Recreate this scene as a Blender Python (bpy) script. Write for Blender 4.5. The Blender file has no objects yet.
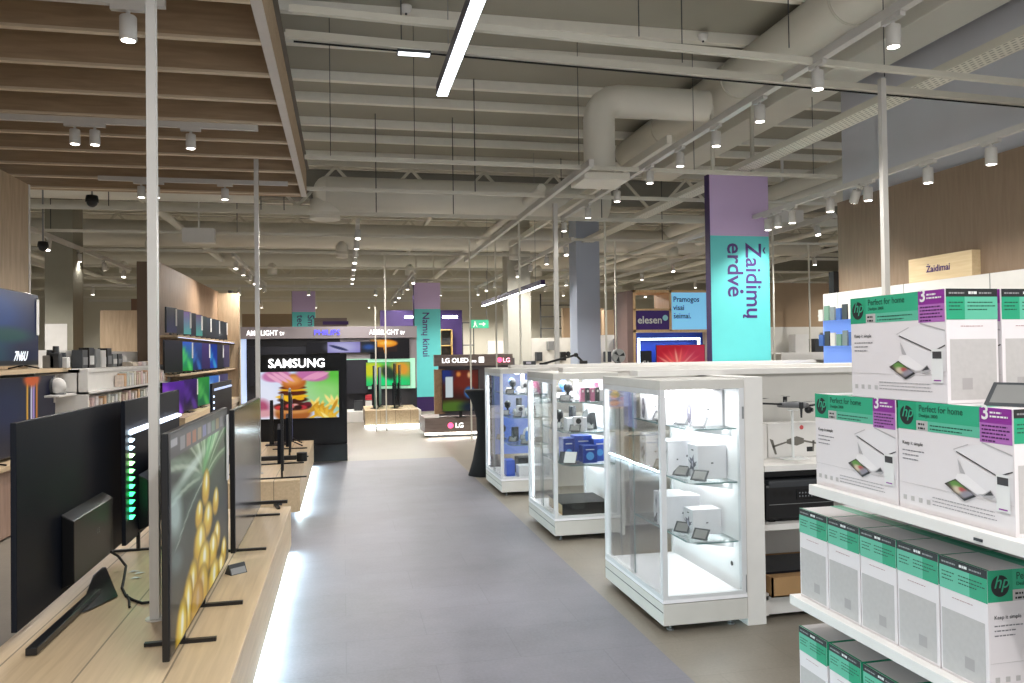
import bpy, bmesh, math, random
import numpy as np
from mathutils import Vector, Matrix
random.seed(7); rng = np.random.default_rng(7)
PI = math.pi
SC = bpy.context.scene
COL = SC.collection

# ------------------------------------------------------------------ camera
FPX, YAW, PITCH, ROLL, EYE = 784.6, 0.21224, 0.01433, -0.01365, 1.6
def cam_axes():
    cy, sy, cp, sp, cr, sr = math.cos(YAW), math.sin(YAW), math.cos(PITCH), math.sin(PITCH), math.cos(ROLL), math.sin(ROLL)
    F = Vector((sy*cp, cy*cp, sp)); R0 = Vector((cy, -sy, 0)); U0 = R0.cross(F)
    return cr*R0 + sr*U0, -sr*R0 + cr*U0, F
RT, UP, FW = cam_axes()
cd = bpy.data.cameras.new('camera'); cam = bpy.data.objects.new('camera', cd); COL.objects.link(cam)
cd.sensor_width = 36; cd.sensor_fit = 'HORIZONTAL'; cd.lens = FPX/1024*36; cd.clip_start = .05; cd.clip_end = 200
m = Matrix.Identity(4)
for i in range(3):
    m[i][0] = RT[i]; m[i][1] = UP[i]; m[i][2] = -FW[i]
m[0][3], m[1][3], m[2][3] = 0, 0, EYE
cam.matrix_world = m
SC.camera = cam
def at(u, v, X=None, Y=None, Z=None):
    """point of the ray through photograph pixel (u, v) on the world plane X, Y or Z"""
    D = RT*((u-512)/FPX) - UP*((v-341.5)/FPX) + FW
    t = X/D.x if X is not None else (Y/D.y if Y is not None else (Z-EYE)/D.z)
    return D*t + Vector((0, 0, EYE))

# ------------------------------------------------------------------ world, exposure, large lights
SC.view_settings.view_transform = 'Standard'; SC.view_settings.look = 'None'
SC.view_settings.gamma = 1; SC.view_settings.exposure = -0.2; SC.view_settings.use_curve_mapping = False
w = bpy.data.worlds.new('world'); SC.world = w; w.use_nodes = True
bg = w.node_tree.nodes['Background']; bg.inputs[0].default_value = (.93, .95, 1, 1); bg.inputs[1].default_value = 1.1
SC.cycles.transparent_max_bounces = 32; SC.cycles.max_bounces = 8; SC.cycles.diffuse_bounces = 4
SC.cycles.sample_clamp_indirect = 6
def area(name, loc, sx, sy, power, color=(1, 1, 1), rot=(0, 0, 0), parent=None):
    l = bpy.data.lights.new(name, 'AREA'); l.shape = 'RECTANGLE'; l.size = sx; l.size_y = sy; l.energy = power*.75; l.color = color
    o = bpy.data.objects.new(name, l); o.location = loc; o.rotation_euler = rot; COL.objects.link(o)
    if parent: o.parent = parent
    return o
# unseen fill lights added over and behind the camera
area('fill_light', (1.2, -1.2, 4.3), 3.5, .5, 230, (1, .97, .94))
area('fill_light', (.75, .7, 3.5), .12, 2.4, 105, (.98, .98, 1))
area('fill_light', (4.0, -.6, 4.3), 3, .5, 90, (1, .97, .94))
area('fill_light', (-2.2, .3, 3.5), 2, .5, 60, (1, .95, .9))

area('fill_uplight', (1.5, -2.0, 3.4), 5, 1.5, 170, (1, .97, .92), rot=(PI*.93, 0, 0))  # unseen upward fill, added to brighten the ceiling

# ------------------------------------------------------------------ materials
def lin(c):
    if isinstance(c, str):
        c = tuple(int(c[i:i+2], 16) for i in (0, 2, 4))
    return tuple(((x/255)/12.92 if x/255 <= .04045 else ((x/255+.055)/1.055)**2.4) for x in c) + (1,)
MATS = {}
def M(name, color, rough=.5, metal=0, noise=.06, nscale=8, emit=0, bump=0, spec=.5):
    if name in MATS: return MATS[name]
    mt = bpy.data.materials.new(name); mt.use_nodes = True; nt = mt.node_tree; b = nt.nodes['Principled BSDF']
    c = lin(color)
    b.inputs['Roughness'].default_value = rough; b.inputs['Metallic'].default_value = metal
    b.inputs['Specular IOR Level'].default_value = spec
    if emit:
        b.inputs['Base Color'].default_value = c; b.inputs['Emission Color'].default_value = c; b.inputs['Emission Strength'].default_value = emit
    else:
        tc = nt.nodes.new('ShaderNodeTexCoord'); n = nt.nodes.new('ShaderNodeTexNoise'); n.inputs['Scale'].default_value = nscale
        mx = nt.nodes.new('ShaderNodeMix'); mx.data_type = 'RGBA'
        mx.inputs[6].default_value = tuple(x*(1-noise) for x in c[:3])+(1,); mx.inputs[7].default_value = tuple(min(1, x*(1+noise)) for x in c[:3])+(1,)
        nt.links.new(tc.outputs['Object'], n.inputs['Vector']); nt.links.new(n.outputs['Fac'], mx.inputs[0]); nt.links.new(mx.outputs[2], b.inputs['Base Color'])
        if bump:
            bp = nt.nodes.new('ShaderNodeBump'); bp.inputs['Strength'].default_value = bump; nt.links.new(n.outputs['Fac'], bp.inputs['Height']); nt.links.new(bp.outputs[0], b.inputs['Normal'])
    MATS[name] = mt; return mt
def wood(name, c0, c1, scale=(1, 12, 12), rough=.5, plank=None):
    """long grain: noise stretched along one axis; optional plank joints along an axis"""
    if name in MATS: return MATS[name]
    mt = bpy.data.materials.new(name); mt.use_nodes = True; nt = mt.node_tree; b = nt.nodes['Principled BSDF']
    tc = nt.nodes.new('ShaderNodeTexCoord'); mp = nt.nodes.new('ShaderNodeMapping'); mp.inputs['Scale'].default_value = scale
    n = nt.nodes.new('ShaderNodeTexNoise'); n.inputs['Scale'].default_value = 2.5; n.inputs['Detail'].default_value = 8; n.inputs['Distortion'].default_value = .6
    r = nt.nodes.new('ShaderNodeValToRGB'); r.color_ramp.elements[0].position = .3; r.color_ramp.elements[1].position = .7
    r.color_ramp.elements[0].color = lin(c0); r.color_ramp.elements[1].color = lin(c1)
    L = nt.links.new
    L(tc.outputs['Object'], mp.inputs[0]); L(mp.outputs[0], n.inputs['Vector']); L(n.outputs['Fac'], r.inputs[0])
    out = r.outputs[0]
    if plank:
        ax, step = plank
        sp = nt.nodes.new('ShaderNodeSeparateXYZ'); L(tc.outputs['Object'], sp.inputs[0])
        q = nt.nodes.new('ShaderNodeMath'); q.operation = 'PINGPONG'; q.inputs[1].default_value = step/2; L(sp.outputs[ax], q.inputs[0])
        g = nt.nodes.new('ShaderNodeMath'); g.operation = 'GREATER_THAN'; g.inputs[1].default_value = .004; L(q.outputs[0], g.inputs[0])
        mx = nt.nodes.new('ShaderNodeMix'); mx.data_type = 'RGBA'; mx.inputs[6].default_value = tuple(x*.45 for x in lin(c0)[:3])+(1,)
        L(g.outputs[0], mx.inputs[0]); L(out, mx.inputs[7]); out = mx.outputs[2]
    L(out, b.inputs['Base Color']); b.inputs['Roughness'].default_value = rough
    MATS[name] = mt; return mt
def floor_mat(name, c0, c1, tile, rough):
    mt = bpy.data.materials.new(name); mt.use_nodes = True; nt = mt.node_tree; b = nt.nodes['Principled BSDF']; L = nt.links.new
    tc = nt.nodes.new('ShaderNodeTexCoord')
    n = nt.nodes.new('ShaderNodeTexNoise'); n.inputs['Scale'].default_value = 1.1; n.inputs['Detail'].default_value = 9; n.inputs['Roughness'].default_value = .62
    n2 = nt.nodes.new('ShaderNodeTexNoise'); n2.inputs['Scale'].default_value = 60; n2.inputs['Detail'].default_value = 3
    ad = nt.nodes.new('ShaderNodeMath'); ad.operation = 'MULTIPLY_ADD'; ad.inputs[1].default_value = .25; L(n2.outputs['Fac'], ad.inputs[0]); L(n.outputs['Fac'], ad.inputs[2])
    r = nt.nodes.new('ShaderNodeValToRGB'); r.color_ramp.elements[0].position = .42; r.color_ramp.elements[1].position = .82
    r.color_ramp.elements[0].color = lin(c0); r.color_ramp.elements[1].color = lin(c1)
    L(tc.outputs['Object'], n.inputs['Vector']); L(tc.outputs['Object'], n2.inputs['Vector']); L(ad.outputs[0], r.inputs[0])
    br = nt.nodes.new('ShaderNodeTexBrick'); br.offset = .5; br.inputs['Scale'].default_value = 1
    br.inputs['Color1'].default_value = (1, 1, 1, 1); br.inputs['Color2'].default_value = (.955, .955, .955, 1); br.inputs['Mortar'].default_value = (.86, .86, .86, 1)
    br.inputs['Mortar Size'].default_value = .003; br.inputs['Brick Width'].default_value = tile; br.inputs['Row Height'].default_value = tile/2
    L(tc.outputs['Object'], br.inputs['Vector'])
    mx = nt.nodes.new('ShaderNodeMix'); mx.data_type = 'RGBA'; mx.blend_type = 'MULTIPLY'; mx.inputs[0].default_value = 1
    L(r.outputs[0], mx.inputs[6]); L(br.outputs['Color'], mx.inputs[7]); L(mx.outputs[2], b.inputs['Base Color'])
    b.inputs['Roughness'].default_value = rough
    mr = nt.nodes.new('ShaderNodeMapRange'); mr.inputs[3].default_value = rough-.1; mr.inputs[4].default_value = rough+.14
    L(n.outputs['Fac'], mr.inputs[0]); L(mr.outputs[0], b.inputs['Roughness'])
    return mt
def glass_mat(name, tint, refl=.09):
    mt = bpy.data.materials.new(name); mt.use_nodes = True; nt = mt.node_tree; nt.nodes.clear(); L = nt.links.new
    o = nt.nodes.new('ShaderNodeOutputMaterial'); mx = nt.nodes.new('ShaderNodeMixShader'); t = nt.nodes.new('ShaderNodeBsdfTransparent'); g = nt.nodes.new('ShaderNodeBsdfGlossy')
    t.inputs[0].default_value = tint; g.inputs['Roughness'].default_value = .02
    lw = nt.nodes.new('ShaderNodeLayerWeight'); lw.inputs[0].default_value = .18
    ma = nt.nodes.new('ShaderNodeMath'); ma.operation = 'MULTIPLY_ADD'; ma.inputs[1].default_value = .5; ma.inputs[2].default_value = refl*.4; L(lw.outputs['Fresnel'], ma.inputs[0])
    L(ma.outputs[0], mx.inputs[0]); L(t.outputs[0], mx.inputs[1]); L(g.outputs[0], mx.inputs[2]); L(mx.outputs[0], o.inputs[0])
    return mt
def canvas_mat(name, strength):
    if name in MATS: return MATS[name]
    mt = bpy.data.materials.new(name); mt.use_nodes = True; nt = mt.node_tree; b = nt.nodes['Principled BSDF']
    a = nt.nodes.new('ShaderNodeAttribute'); a.attribute_name = 'picture'
    if strength:
        b.inputs['Base Color'].default_value = (.01, .01, .012, 1); nt.links.new(a.outputs['Color'], b.inputs['Emission Color']); b.inputs['Emission Strength'].default_value = strength; b.inputs['Roughness'].default_value = .3; b.inputs['Specular IOR Level'].default_value = .12
    else:
        nt.links.new(a.outputs['Color'], b.inputs['Base Color'])
    MATS[name] = mt; return mt
white = M('white_powder_coat', 'dedcd8', .45); white2 = M('white_laminate', 'c8c6c0', .5)
rail_m = M('ceiling_rail_paint', 'cfccbf', .5); duct_m = M('duct_grey', 'dddacf', .45, nscale=2)
track_m = M('track_white', 'c9c7c2', .4); alu = M('aluminium', 'd6d8da', .35, .15)
black = M('black_plastic', '0d0e11', .35); tvback = M('tv_back', '0c121d', .5, nscale=3, spec=.25); matt_black = M('matt_black', '0a0a0b', .7)
dark = M('dark_grey', '33363a', .5); purple = M('deep_purple', '2e1650', .5); lilac = M('lilac', 'c6b0d8', .55, noise=.03, nscale=1); turq = M('turquoise', '5fc8c8', .5, noise=.03)
oak_x = wood('light_oak', 'b29a7a', 'cbb594', (12, 1, 12), .45, ('X', .33))
oak_y = wood('light_oak_flat', 'c0a988', 'd0b996', (16, .8, 16), .45, ('X', .34))
slat_m = wood('ceiling_slat_oak', 'a08a70', 'b8a082', (1, 10, 10), .6)
wall_wood = wood('wall_oak', '84705c', '907b67', (9, 9, 1), .6)
panel_wood = wood('panel_oak', 'b09a7e', 'c6b093', (9, 9, 1), .6)
glass = glass_mat('cabinet_glass', (.975, .985, .98, 1)); shelf_glass = glass_mat('shelf_glass', (.93, .97, .965, 1), .2)
glow_white = M('led_white', 'eef6ff', emit=9); lens_glow = M('lens_glow', 'fff8ee', emit=14); green_m = M('printed_green', '17966e', .45, noise=.02); green2 = M('printed_pale_green', '58b093', .45, noise=.02)
green3 = M('printed_deep_green', '0f8460', .45, noise=.02); box_white = M('carton_white', 'dcd6d7', .5, noise=.02); box_grey = M('carton_print_grey', 'b4b0ae', .55, noise=.08, nscale=60)
print_purple = M('printed_purple', '83268a', .45, noise=.02); print_lilac = M('printed_lilac', 'a765ad', .45, noise=.02); ink = M('ink_black', '15181a', .5); ink_green = M('ink_green', '0c4a38', .5); paper = M('paper_white', 'dededc', .5)
lit_text = M('lit_lettering', 'ffffff', emit=1.8); purple_ink = M('purple_ink', '46286c', .5, noise=.02); steel = M('steel_grey', '8d8f90', .4, .5)

# ------------------------------------------------------------------ mesh helpers
class MB:
    def __init__(s): s.v = []; s.f = []; s.mi = []; s.X = Matrix.Identity(4); s.k = 0
    def pts(s, ps):
        i = len(s.v); s.v += [tuple(s.X @ Vector(p)) for p in ps]; return i
    def face(s, idx): s.f.append(idx); s.mi.append(s.k)
    def box(s, x0, y0, z0, x1, y1, z1):
        x0, x1 = sorted((x0, x1)); y0, y1 = sorted((y0, y1)); z0, z1 = sorted((z0, z1))
        i = s.pts([(x0, y0, z0), (x1, y0, z0), (x1, y1, z0), (x0, y1, z0), (x0, y0, z1), (x1, y0, z1), (x1, y1, z1), (x0, y1, z1)])
        for q in ((3, 2, 1, 0), (4, 5, 6, 7), (0, 1, 5, 4), (1, 2, 6, 5), (2, 3, 7, 6), (3, 0, 4, 7)): s.face([i+a for a in q])
        return s
    def quad(s, *ps): i = s.pts(ps); s.face(list(range(i, i+len(ps)))); return s
    def prism(s, poly, axis, a, b):
        """poly: 2D points; extruded along axis from a to b"""
        def P(p, t): return {'x': (t, p[0], p[1]), 'y': (p[0], t, p[1]), 'z': (p[0], p[1], t)}[axis]
        n = len(poly); i = s.pts([P(p, a) for p in poly]+[P(p, b) for p in poly])
        s.face(list(range(i, i+n))[::-1]); s.face(list(range(i+n, i+2*n)))
        for k in range(n): s.face([i+k, i+(k+1) % n, i+n+(k+1) % n, i+n+k])
        return s
    def tube(s, p0, p1, r, n=12, r1=None, caps=True):
        p0, p1 = Vector(p0), Vector(p1); d = (p1-p0).normalized(); a = d.orthogonal().normalized(); b = d.cross(a); r1 = r if r1 is None else r1
        i = s.pts([p0+(a*math.cos(2*PI*k/n)+b*math.sin(2*PI*k/n))*r for k in range(n)]+[p1+(a*math.cos(2*PI*k/n)+b*math.sin(2*PI*k/n))*r1 for k in range(n)])
        for k in range(n): s.face([i+k, i+(k+1) % n, i+n+(k+1) % n, i+n+k])
        if caps: s.face(list(range(i, i+n))[::-1]); s.face(list(range(i+n, i+2*n)))
        return s
    def path(s, ps, r, n=8):
        for a, b in zip(ps, ps[1:]): s.tube(a, b, r, n)
        return s
    def beam(s, p0, p1, w, h=None):
        """square bar between two points"""
        p0, p1 = Vector(p0), Vector(p1); h = h or w; d = (p1-p0).normalized()
        a = d.cross(Vector((0, 0, 1))); a = a.normalized() if a.length > 1e-4 else Vector((1, 0, 0)); b = d.cross(a)
        c = [a*w/2+b*h/2, -a*w/2+b*h/2, -a*w/2-b*h/2, a*w/2-b*h/2]
        i = s.pts([p0+q for q in c]+[p1+q for q in c])
        s.face([i+3, i+2, i+1, i]); s.face([i+4, i+5, i+6, i+7])
        for k in range(4): s.face([i+k, i+(k+1) % 4, i+4+(k+1) % 4, i+4+k])
        return s
    def lathe(s, prof, c=(0, 0, 0), n=20):
        """prof: (r, z) list"""
        i = s.pts([(c[0]+r*math.cos(2*PI*k/n), c[1]+r*math.sin(2*PI*k/n), c[2]+z) for r, z in prof for k in range(n)])
        for j in range(len(prof)-1):
            for k in range(n): s.face([i+j*n+k, i+j*n+(k+1) % n, i+(j+1)*n+(k+1) % n, i+(j+1)*n+k])
        s.face([i+k for k in range(n)][::-1]); s.face([i+(len(prof)-1)*n+k for k in range(n)])
        return s
    def ell(s, c, rx, ry, rz, n=14, m=9):
        return s.lathe_e(c, rx, ry, rz, n, m)
    def lathe_e(s, c, rx, ry, rz, n, m):
        i = s.pts([(c[0]+rx*math.sin(PI*(j+.02)/(m+.04))*math.cos(2*PI*k/n), c[1]+ry*math.sin(PI*(j+.02)/(m+.04))*math.sin(2*PI*k/n), c[2]-rz*math.cos(PI*(j+.02)/(m+.04))) for j in range(m+1) for k in range(n)])
        for j in range(m):
            for k in range(n): s.face([i+j*n+k, i+j*n+(k+1) % n, i+(j+1)*n+(k+1) % n, i+(j+1)*n+k])
        return s
    def disc(s, c, r, n=20, ry=None):
        ry = ry or r; return s.quad(*[(c[0]+r*math.cos(2*PI*k/n), c[1], c[2]+ry*math.sin(2*PI*k/n)) for k in range(n)])
    def build(s, name, mats, parent=None, loc=(0, 0, 0), bevel=0, smooth=False):
        me = bpy.data.meshes.new(name); me.from_pydata(s.v, [], s.f)
        mats = mats if isinstance(mats, (list, tuple)) else [mats]
        for q in mats: me.materials.append(q)
        if len(mats) > 1: me.polygons.foreach_set('material_index', s.mi)
        me.update()
        o = bpy.data.objects.new(name, me); COL.objects.link(o); o.location = loc
        if smooth:
            me.polygons.foreach_set('use_smooth', [len(f) < 8 for f in s.f])
        if bevel:
            b = o.modifiers.new('bevel', 'BEVEL'); b.width = bevel; b.segments = 2; b.limit_method = 'ANGLE'
        if parent: o.parent = parent
        return o
def tag(o, label, cat, group=None, kind=None):
    o['label'] = label; o['category'] = cat
    if group: o['group'] = group
    if kind: o['kind'] = kind
    return o
def thing(name, label, cat, loc=(0, 0, 0), rz=0, group=None):
    o = bpy.data.objects.new(name, None); o.empty_display_size = .1; COL.objects.link(o); o.location = loc; o.rotation_euler = (0, 0, rz)
    return tag(o, label, cat, group)
def struct(o): o['kind'] = 'structure'; return o
def dup(root, loc=None, rz=None, label=None, group=None):
    r = root.copy(); COL.objects.link(r)
    if loc is not None: r.location = loc
    if rz is not None: r.rotation_euler = (0, 0, rz)
    if label: r['label'] = label
    if group: r['group'] = group
    def rec(a, b):
        for ch in list(a.children):
            c = ch.copy(); COL.objects.link(c); c.parent = b; rec(ch, c)
    rec(root, r); return r
def text_width(body, size, sx=1, bold=0):
    cu = bpy.data.curves.new('t', 'FONT'); cu.body = body+'.'; cu.size = size; cu.offset = bold*size
    o = bpy.data.objects.new('t', cu); COL.objects.link(o); bpy.context.view_layer.update()
    me = bpy.data.meshes.new_from_object(o.evaluated_get(bpy.context.evaluated_depsgraph_get())); wdt = max(v.co.x for v in me.vertices)
    bpy.data.objects.remove(o); bpy.data.curves.remove(cu); bpy.data.meshes.remove(me); return wdt*sx
def lt_text(body, size, mat, parent, loc, M3=None, bold=0, sx=1):
    """text whose caron, dot and ogonek are drawn as shapes (Z^ s^ e' u,)"""
    M3 = FACE if M3 is None else M3
    plain = ''.join({'\u017d': 'Z', '\u0161': 's', '\u0117': 'e', '\u0173': 'u'}.get(c, c) for c in body)
    o = text(plain, size, mat, parent, loc, M3=M3, bold=bold, sx=sx)
    me = o.data; w0 = text_width('', size, sx, bold); bm = bmesh.new(); bm.from_mesh(me)
    for i, c in enumerate(body):
        if c not in '\u017d\u0161\u0117\u0173': continue
        a = text_width(plain[:i], size, sx, bold)-w0 if i else 0; b = text_width(plain[:i+1], size, sx, bold)-w0; m = (a+b)/2; e = size
        if c in '\u017d\u0161':
            z = e*(.77 if c == '\u017d' else .58); polys = [[(m-.13*e, z+.13*e), (m-.13*e, z+.06*e), (m, z-.01*e), (m+.13*e, z+.06*e), (m+.13*e, z+.13*e), (m, z+.06*e)]]
        elif c == '\u0117': polys = [[(m+.085*e*math.cos(k*PI/6), .61*e+.085*e*math.sin(k*PI/6)) for k in range(12)]]
        else: polys = [[(b-.12*e, .02*e), (b-.2*e, -.1*e), (b-.17*e, -.18*e), (b-.04*e, -.18*e), (b-.04*e, -.12*e), (b-.11*e, -.11*e), (b-.05*e, .02*e)]]
        for p in polys: bm.faces.new([bm.verts.new(M3 @ Vector((x, y, .0006))) for x, y in p])
    bm.to_mesh(me); bm.free(); return o
FACE = Matrix.Rotation(PI/2, 4, 'X')          # glyph plane -> standing, facing -Y
def text(body, size, mat, parent, loc, M3=FACE, name='lettering', bold=0, align='LEFT', sx=1, shear=0, extrude=.0006, spacing=1, label=None):
    cu = bpy.data.curves.new('t', 'FONT'); cu.body = body; cu.size = size; cu.offset = bold*size; cu.align_x = align; cu.extrude = extrude; cu.shear = shear; cu.space_line = .92; cu.resolution_u = 3; cu.space_character = spacing
    o = bpy.data.objects.new('t', cu); COL.objects.link(o)
    me = bpy.data.meshes.new_from_object(o.evaluated_get(bpy.context.evaluated_depsgraph_get())); bpy.data.objects.remove(o); bpy.data.curves.remove(cu)
    me.transform(M3 @ Matrix.Diagonal((sx, 1, 1, 1))); me.materials.clear(); me.materials.append(mat); me.name = name
    r = bpy.data.objects.new(name, me); COL.objects.link(r); r.location = loc; r.parent = parent
    if label: r['label'] = label
    return r
def canvas(name, x0, z0, w, h, nx, ny, fn, parent, y=0, strength=1.0, M4=None, mat=None):
    """flat picture facing -Y: fn(s, t) -> rgb array (sRGB 0..1), s left-right, t bottom-top"""
    s, t = np.meshgrid(np.linspace(0, 1, nx+1), np.linspace(0, 1, ny+1))
    c = np.clip(fn(s, t), 0, 1)
    V = np.stack([x0+s*w, np.full_like(s, y), z0+t*h], -1).reshape(-1, 3)
    if M4 is not None: V = V @ np.array(M4)[:3, :3].T + np.array(M4)[:3, 3]
    idx = np.arange((nx+1)*(ny+1)).reshape(ny+1, nx+1)
    Fc = np.stack([idx[:-1, :-1], idx[:-1, 1:], idx[1:, 1:], idx[1:, :-1]], -1).reshape(-1, 4)
    me = bpy.data.meshes.new(name); me.from_pydata(V.tolist(), [], Fc.tolist())
    ca = me.color_attributes.new('picture', 'FLOAT_COLOR', 'POINT')
    cl = np.where(c <= .04045, c/12.92, ((c+.055)/1.055)**2.4).reshape(-1, 3)
    ca.data.foreach_set('color', np.concatenate([cl, np.ones((len(cl), 1))], 1).ravel().astype(np.float32))
    me.materials.append(mat or canvas_mat('screen_picture_%g' % strength if strength else 'printed_picture', strength))
    o = bpy.data.objects.new(name, me); COL.objects.link(o)
    if parent: o.parent = parent
    return o
# picture helpers
def H(c): return np.array([int(c[i:i+2], 16)/255 for i in (0, 2, 4)])
def flat(s, c): return np.ones(s.shape+(3,))*H(c)
def mixc(img, mask, c): return img*(1-mask[..., None])+mask[..., None]*(H(c) if isinstance(c, str) else c)
def el(s, t, cx, cy, rx, ry, ang=0, soft=.15):
    a = math.cos(ang); b = math.sin(ang); x = (s-cx)*a+(t-cy)*b; y = -(s-cx)*b+(t-cy)*a
    return np.clip((1-np.sqrt((x/rx)**2+(y/ry)**2))/soft+.5, 0, 1)
def rc(s, t, x0, y0, x1, y1): return ((s >= x0) & (s <= x1) & (t >= y0) & (t <= y1)).astype(float)

# ------------------------------------------------------------------ the room
PURPLE_GREY = floor_mat('walkway_tile', '66656c', '82818a', .9, .5)
WARM_GREY = floor_mat('shop_floor_tile', '736d63', '8d867a', .9, .4)
fl = MB()
fl.quad((-15, -5, 0), (-.7, -5, 0), (-.7, 34, 0), (-15, 34, 0)); fl.quad((-.7, 12.1, 0), (1.64, 12.1, 0), (1.64, 34, 0), (-.7, 34, 0)); fl.quad((1.64, -5, 0), (18, -5, 0), (18, 34, 0), (1.64, 34, 0))
fl.k = 1; fl.quad((-.7, -5, 0), (1.64, -5, 0), (1.64, 12.1, 0), (-.7, 12.1, 0))
struct(fl.build('floor', [WARM_GREY, PURPLE_GREY]))
ceil_m = M('ceiling_deck', '9c998c', .8, nscale=1.5); rib_m = M('ceiling_rib', 'e8e5da', .6)
ceil = struct(MB().box(-15, -5, 5.25, 18, 34, 5.4).build('ceiling', ceil_m))
rb = MB(); y = 2.2
while y < 15:
    rb.box(-15, y, 5.13, 18, y+.09, 5.25); rb.box(-15, y+.86, 5.13, 18, y+.95, 5.25); y += 2.02
rb.build('ceiling_rib', rib_m, ceil)
rb = MB(); y = 16.2
while y < 33: rb.box(-15, y, 5.15, 18, y+.12, 5.25); y += .9
rb.build('ceiling_rib', rib_m, ceil)
far_m = M('far_wall_paint', 'c8c4b4', .8, nscale=1)
struct(MB().box(-15, 33, 0, 18, 33.2, 5.4).build('wall_back', far_m))
struct(MB().box(-15.2, 6, 0, -15, 33, 5.4).build('wall_left', far_m))
struct(MB().box(18, 12, 0, 18.2, 33, 5.4).build('wall_right_far', far_m))
# right-hand wall of the room: grey above, oak cladding below
grey_wall = M('grey_wall_paint', 'c2c3ca', .75, nscale=2)
wr = MB().box(6.08, -1, 0, 6.6, 8.62, 5.25).build('wall_right', grey_wall); struct(wr)
cl = MB().box(6.0, -1, 2.0, 6.08, 8.62, 3.4).build('wood_cladding', wall_wood, wr)
tag(MB().box(5.93, 8.62, 2.25, 6.05, 8.72, 2.55).build('loudspeaker', matt_black), 'small black loudspeaker at the far end of the wood-clad right wall', 'speaker')

# ------------------------------------------------------------------ wooden slatted canopy, upper left
can = thing('slatted_canopy', 'suspended light oak slatted ceiling raft over the left display area', 'ceiling panel', (0, 0, 3.6))
MB().box(-.49, 2.2, .012, -.43, 10.2, .34).build('edge_beam', slat_m, can); MB().box(-4.2, 10.14, 0, -.49, 10.2, .3).build('edge_beam', slat_m, can)
MB().box(-.492, 2.2, 0, -.428, 10.2, .012).build('edge_trim', M('canopy_edge', 'd0cac4', .5), can)
E_ = [2.94+.387*i for i in range(-5, 10)]
for e in E_:
    yy = 2.0*785/1000*e*1.0
    if yy > 2.3: MB().box(-4.2, yy-.018, .02, -.49, yy+.018, .34).build('slat', [slat_m], can)
MB().box(-4.2, 2.2, .34, -.4, 10.2, .37).build('backing_board', M('canopy_back', '6d665c', .8), can)
MB().box(-4.2, 2.2, -.0, -.49, 2.24, .3).build('edge_beam', slat_m, can)
# thin pale caps: light on the slats' undersides put into colour
cap_m = M('lit_slat_edge', 'd6c6ac', .5)
for e in E_:
    yy = 2.0*785/1000*e
    if yy > 2.3: MB().box(-4.19, yy-.024, .0, -.495, yy+.024, .02).build('lit_slat_edge', cap_m, can)

# ------------------------------------------------------------------ overhead grid, tracks, poles, ducts, trusses
def rail(label, p0, p1, w=.05, h=.05, m=rail_m, name='ceiling_rail', group=None):
    return tag(MB().beam(p0, p1, w, h).build(name, m), label, 'ceiling rail', group)
ordinal = ['nearest', 'second', 'third', 'fourth', 'fifth', 'sixth', 'seventh', 'eighth', 'ninth', 'tenth', 'eleventh', 'twelfth', 'thirteenth', 'fourteenth', 'fifteenth', 'sixteenth']
for i, (yy, x0, x1, w_) in enumerate([(5.0, -.3, 6.0, .05), (5.4, -.35, 6.0, .06), (8.62, -.38, 6.0, .05), (10.25, -6, 9, .05), (12.0, -9, 12, .06), (14.2, -10, 13, .05), (16.6, -11, 15, .06), (19.5, -12, 16, .06), (22.5, -13, 16, .07), (26, -13, 17, .07), (29.5, -13, 17, .07)]):
    dy = .32 if i < 2 else 0; w_ *= .8
    tag(MB().beam((x0, yy-dy*.2, 3.72), (x1, yy+dy, 3.72), w_, w_*1.1).build('ceiling_rail', rail_m), 'painted steel ceiling rail running crosswise, %s row from the camera' % ordinal[i], 'ceiling rail', 'crosswise ceiling rails')
# black power cables under the first rails
tag(MB().beam((-.3, 5.36, 3.685), (6, 5.74, 3.685), .01).build('power_cable', matt_black), 'thin black cable strapped under the second crosswise ceiling rail', 'cable')
for i, (x, y0, y1) in enumerate([(2.72, 8.3, 17.5), (.25, 12.5, 21), (-4.9, 9.6, 20), (-6.6, 11, 22), (7.6, 11, 24), (10.2, 13, 26), (-2.2, 17, 24), (4.2, 14, 25)]):
    tag(MB().box(x-.03, y0, 3.66, x+.03, y1, 3.74).build('light_track', track_m), ['long light track leading away above the glass cabinets, empty', 'short light track high over the centre aisle', 'light track over the far left shelving, nearer one', 'light track over the far left shelving, outer one', 'light track above the striped booth at the right', 'light track above the far right wall', 'light track above the far television wall', 'light track above the far aisle right of the pylon'][i], 'light track')

def spot_lamp(name='track_spotlight'):
    t = thing(name, '', 'spotlight')
    MB().box(-.018, -.09, -.03, .018, .09, 0).build('adapter', track_m, t)
    MB().tube((0, 0, -.03), (0, 0, -.06), .012, 8).build('stem', track_m, t)
    hd = MB().lathe([(.0, -.195), (.042, -.195), (.045, -.192), (.045, -.065), (.041, -.06), (0, -.06)], n=20).build('lamp_head', track_m, t, smooth=True)
    MB().lathe([(0, -.1972), (.036, -.1972), (.036, -.1962), (0, -.1962)], n=18).build('lens', lens_glow, hd)
    return t
spot0 = spot_lamp(); spot_used = [False]
def spot(x, y, z, label, power=0, rz=0, scale=1, tilt=0, color=(1, .955, .9), group='track spotlights', size=1.5):
    if not spot_used[0]: s = spot0; s.location = (x, y, z); s.rotation_euler = (0, 0, rz); spot_used[0] = True; s['group'] = group; s['label'] = label
    else: s = dup(spot0, (x, y, z), rz, label, group)
    s.rotation_euler = (tilt, 0, rz)
    s.scale = (scale,)*3
    if power:
        l = bpy.data.lights.new('lamp_light', 'SPOT'); l.energy = power*.75; l.spot_size = size; l.spot_blend = .6; l.shadow_soft_size = .05; l.color = color
        o = bpy.data.objects.new('lamp_light', l); o.location = (0, 0, -.215); COL.objects.link(o); o.parent = s
    return s
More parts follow.
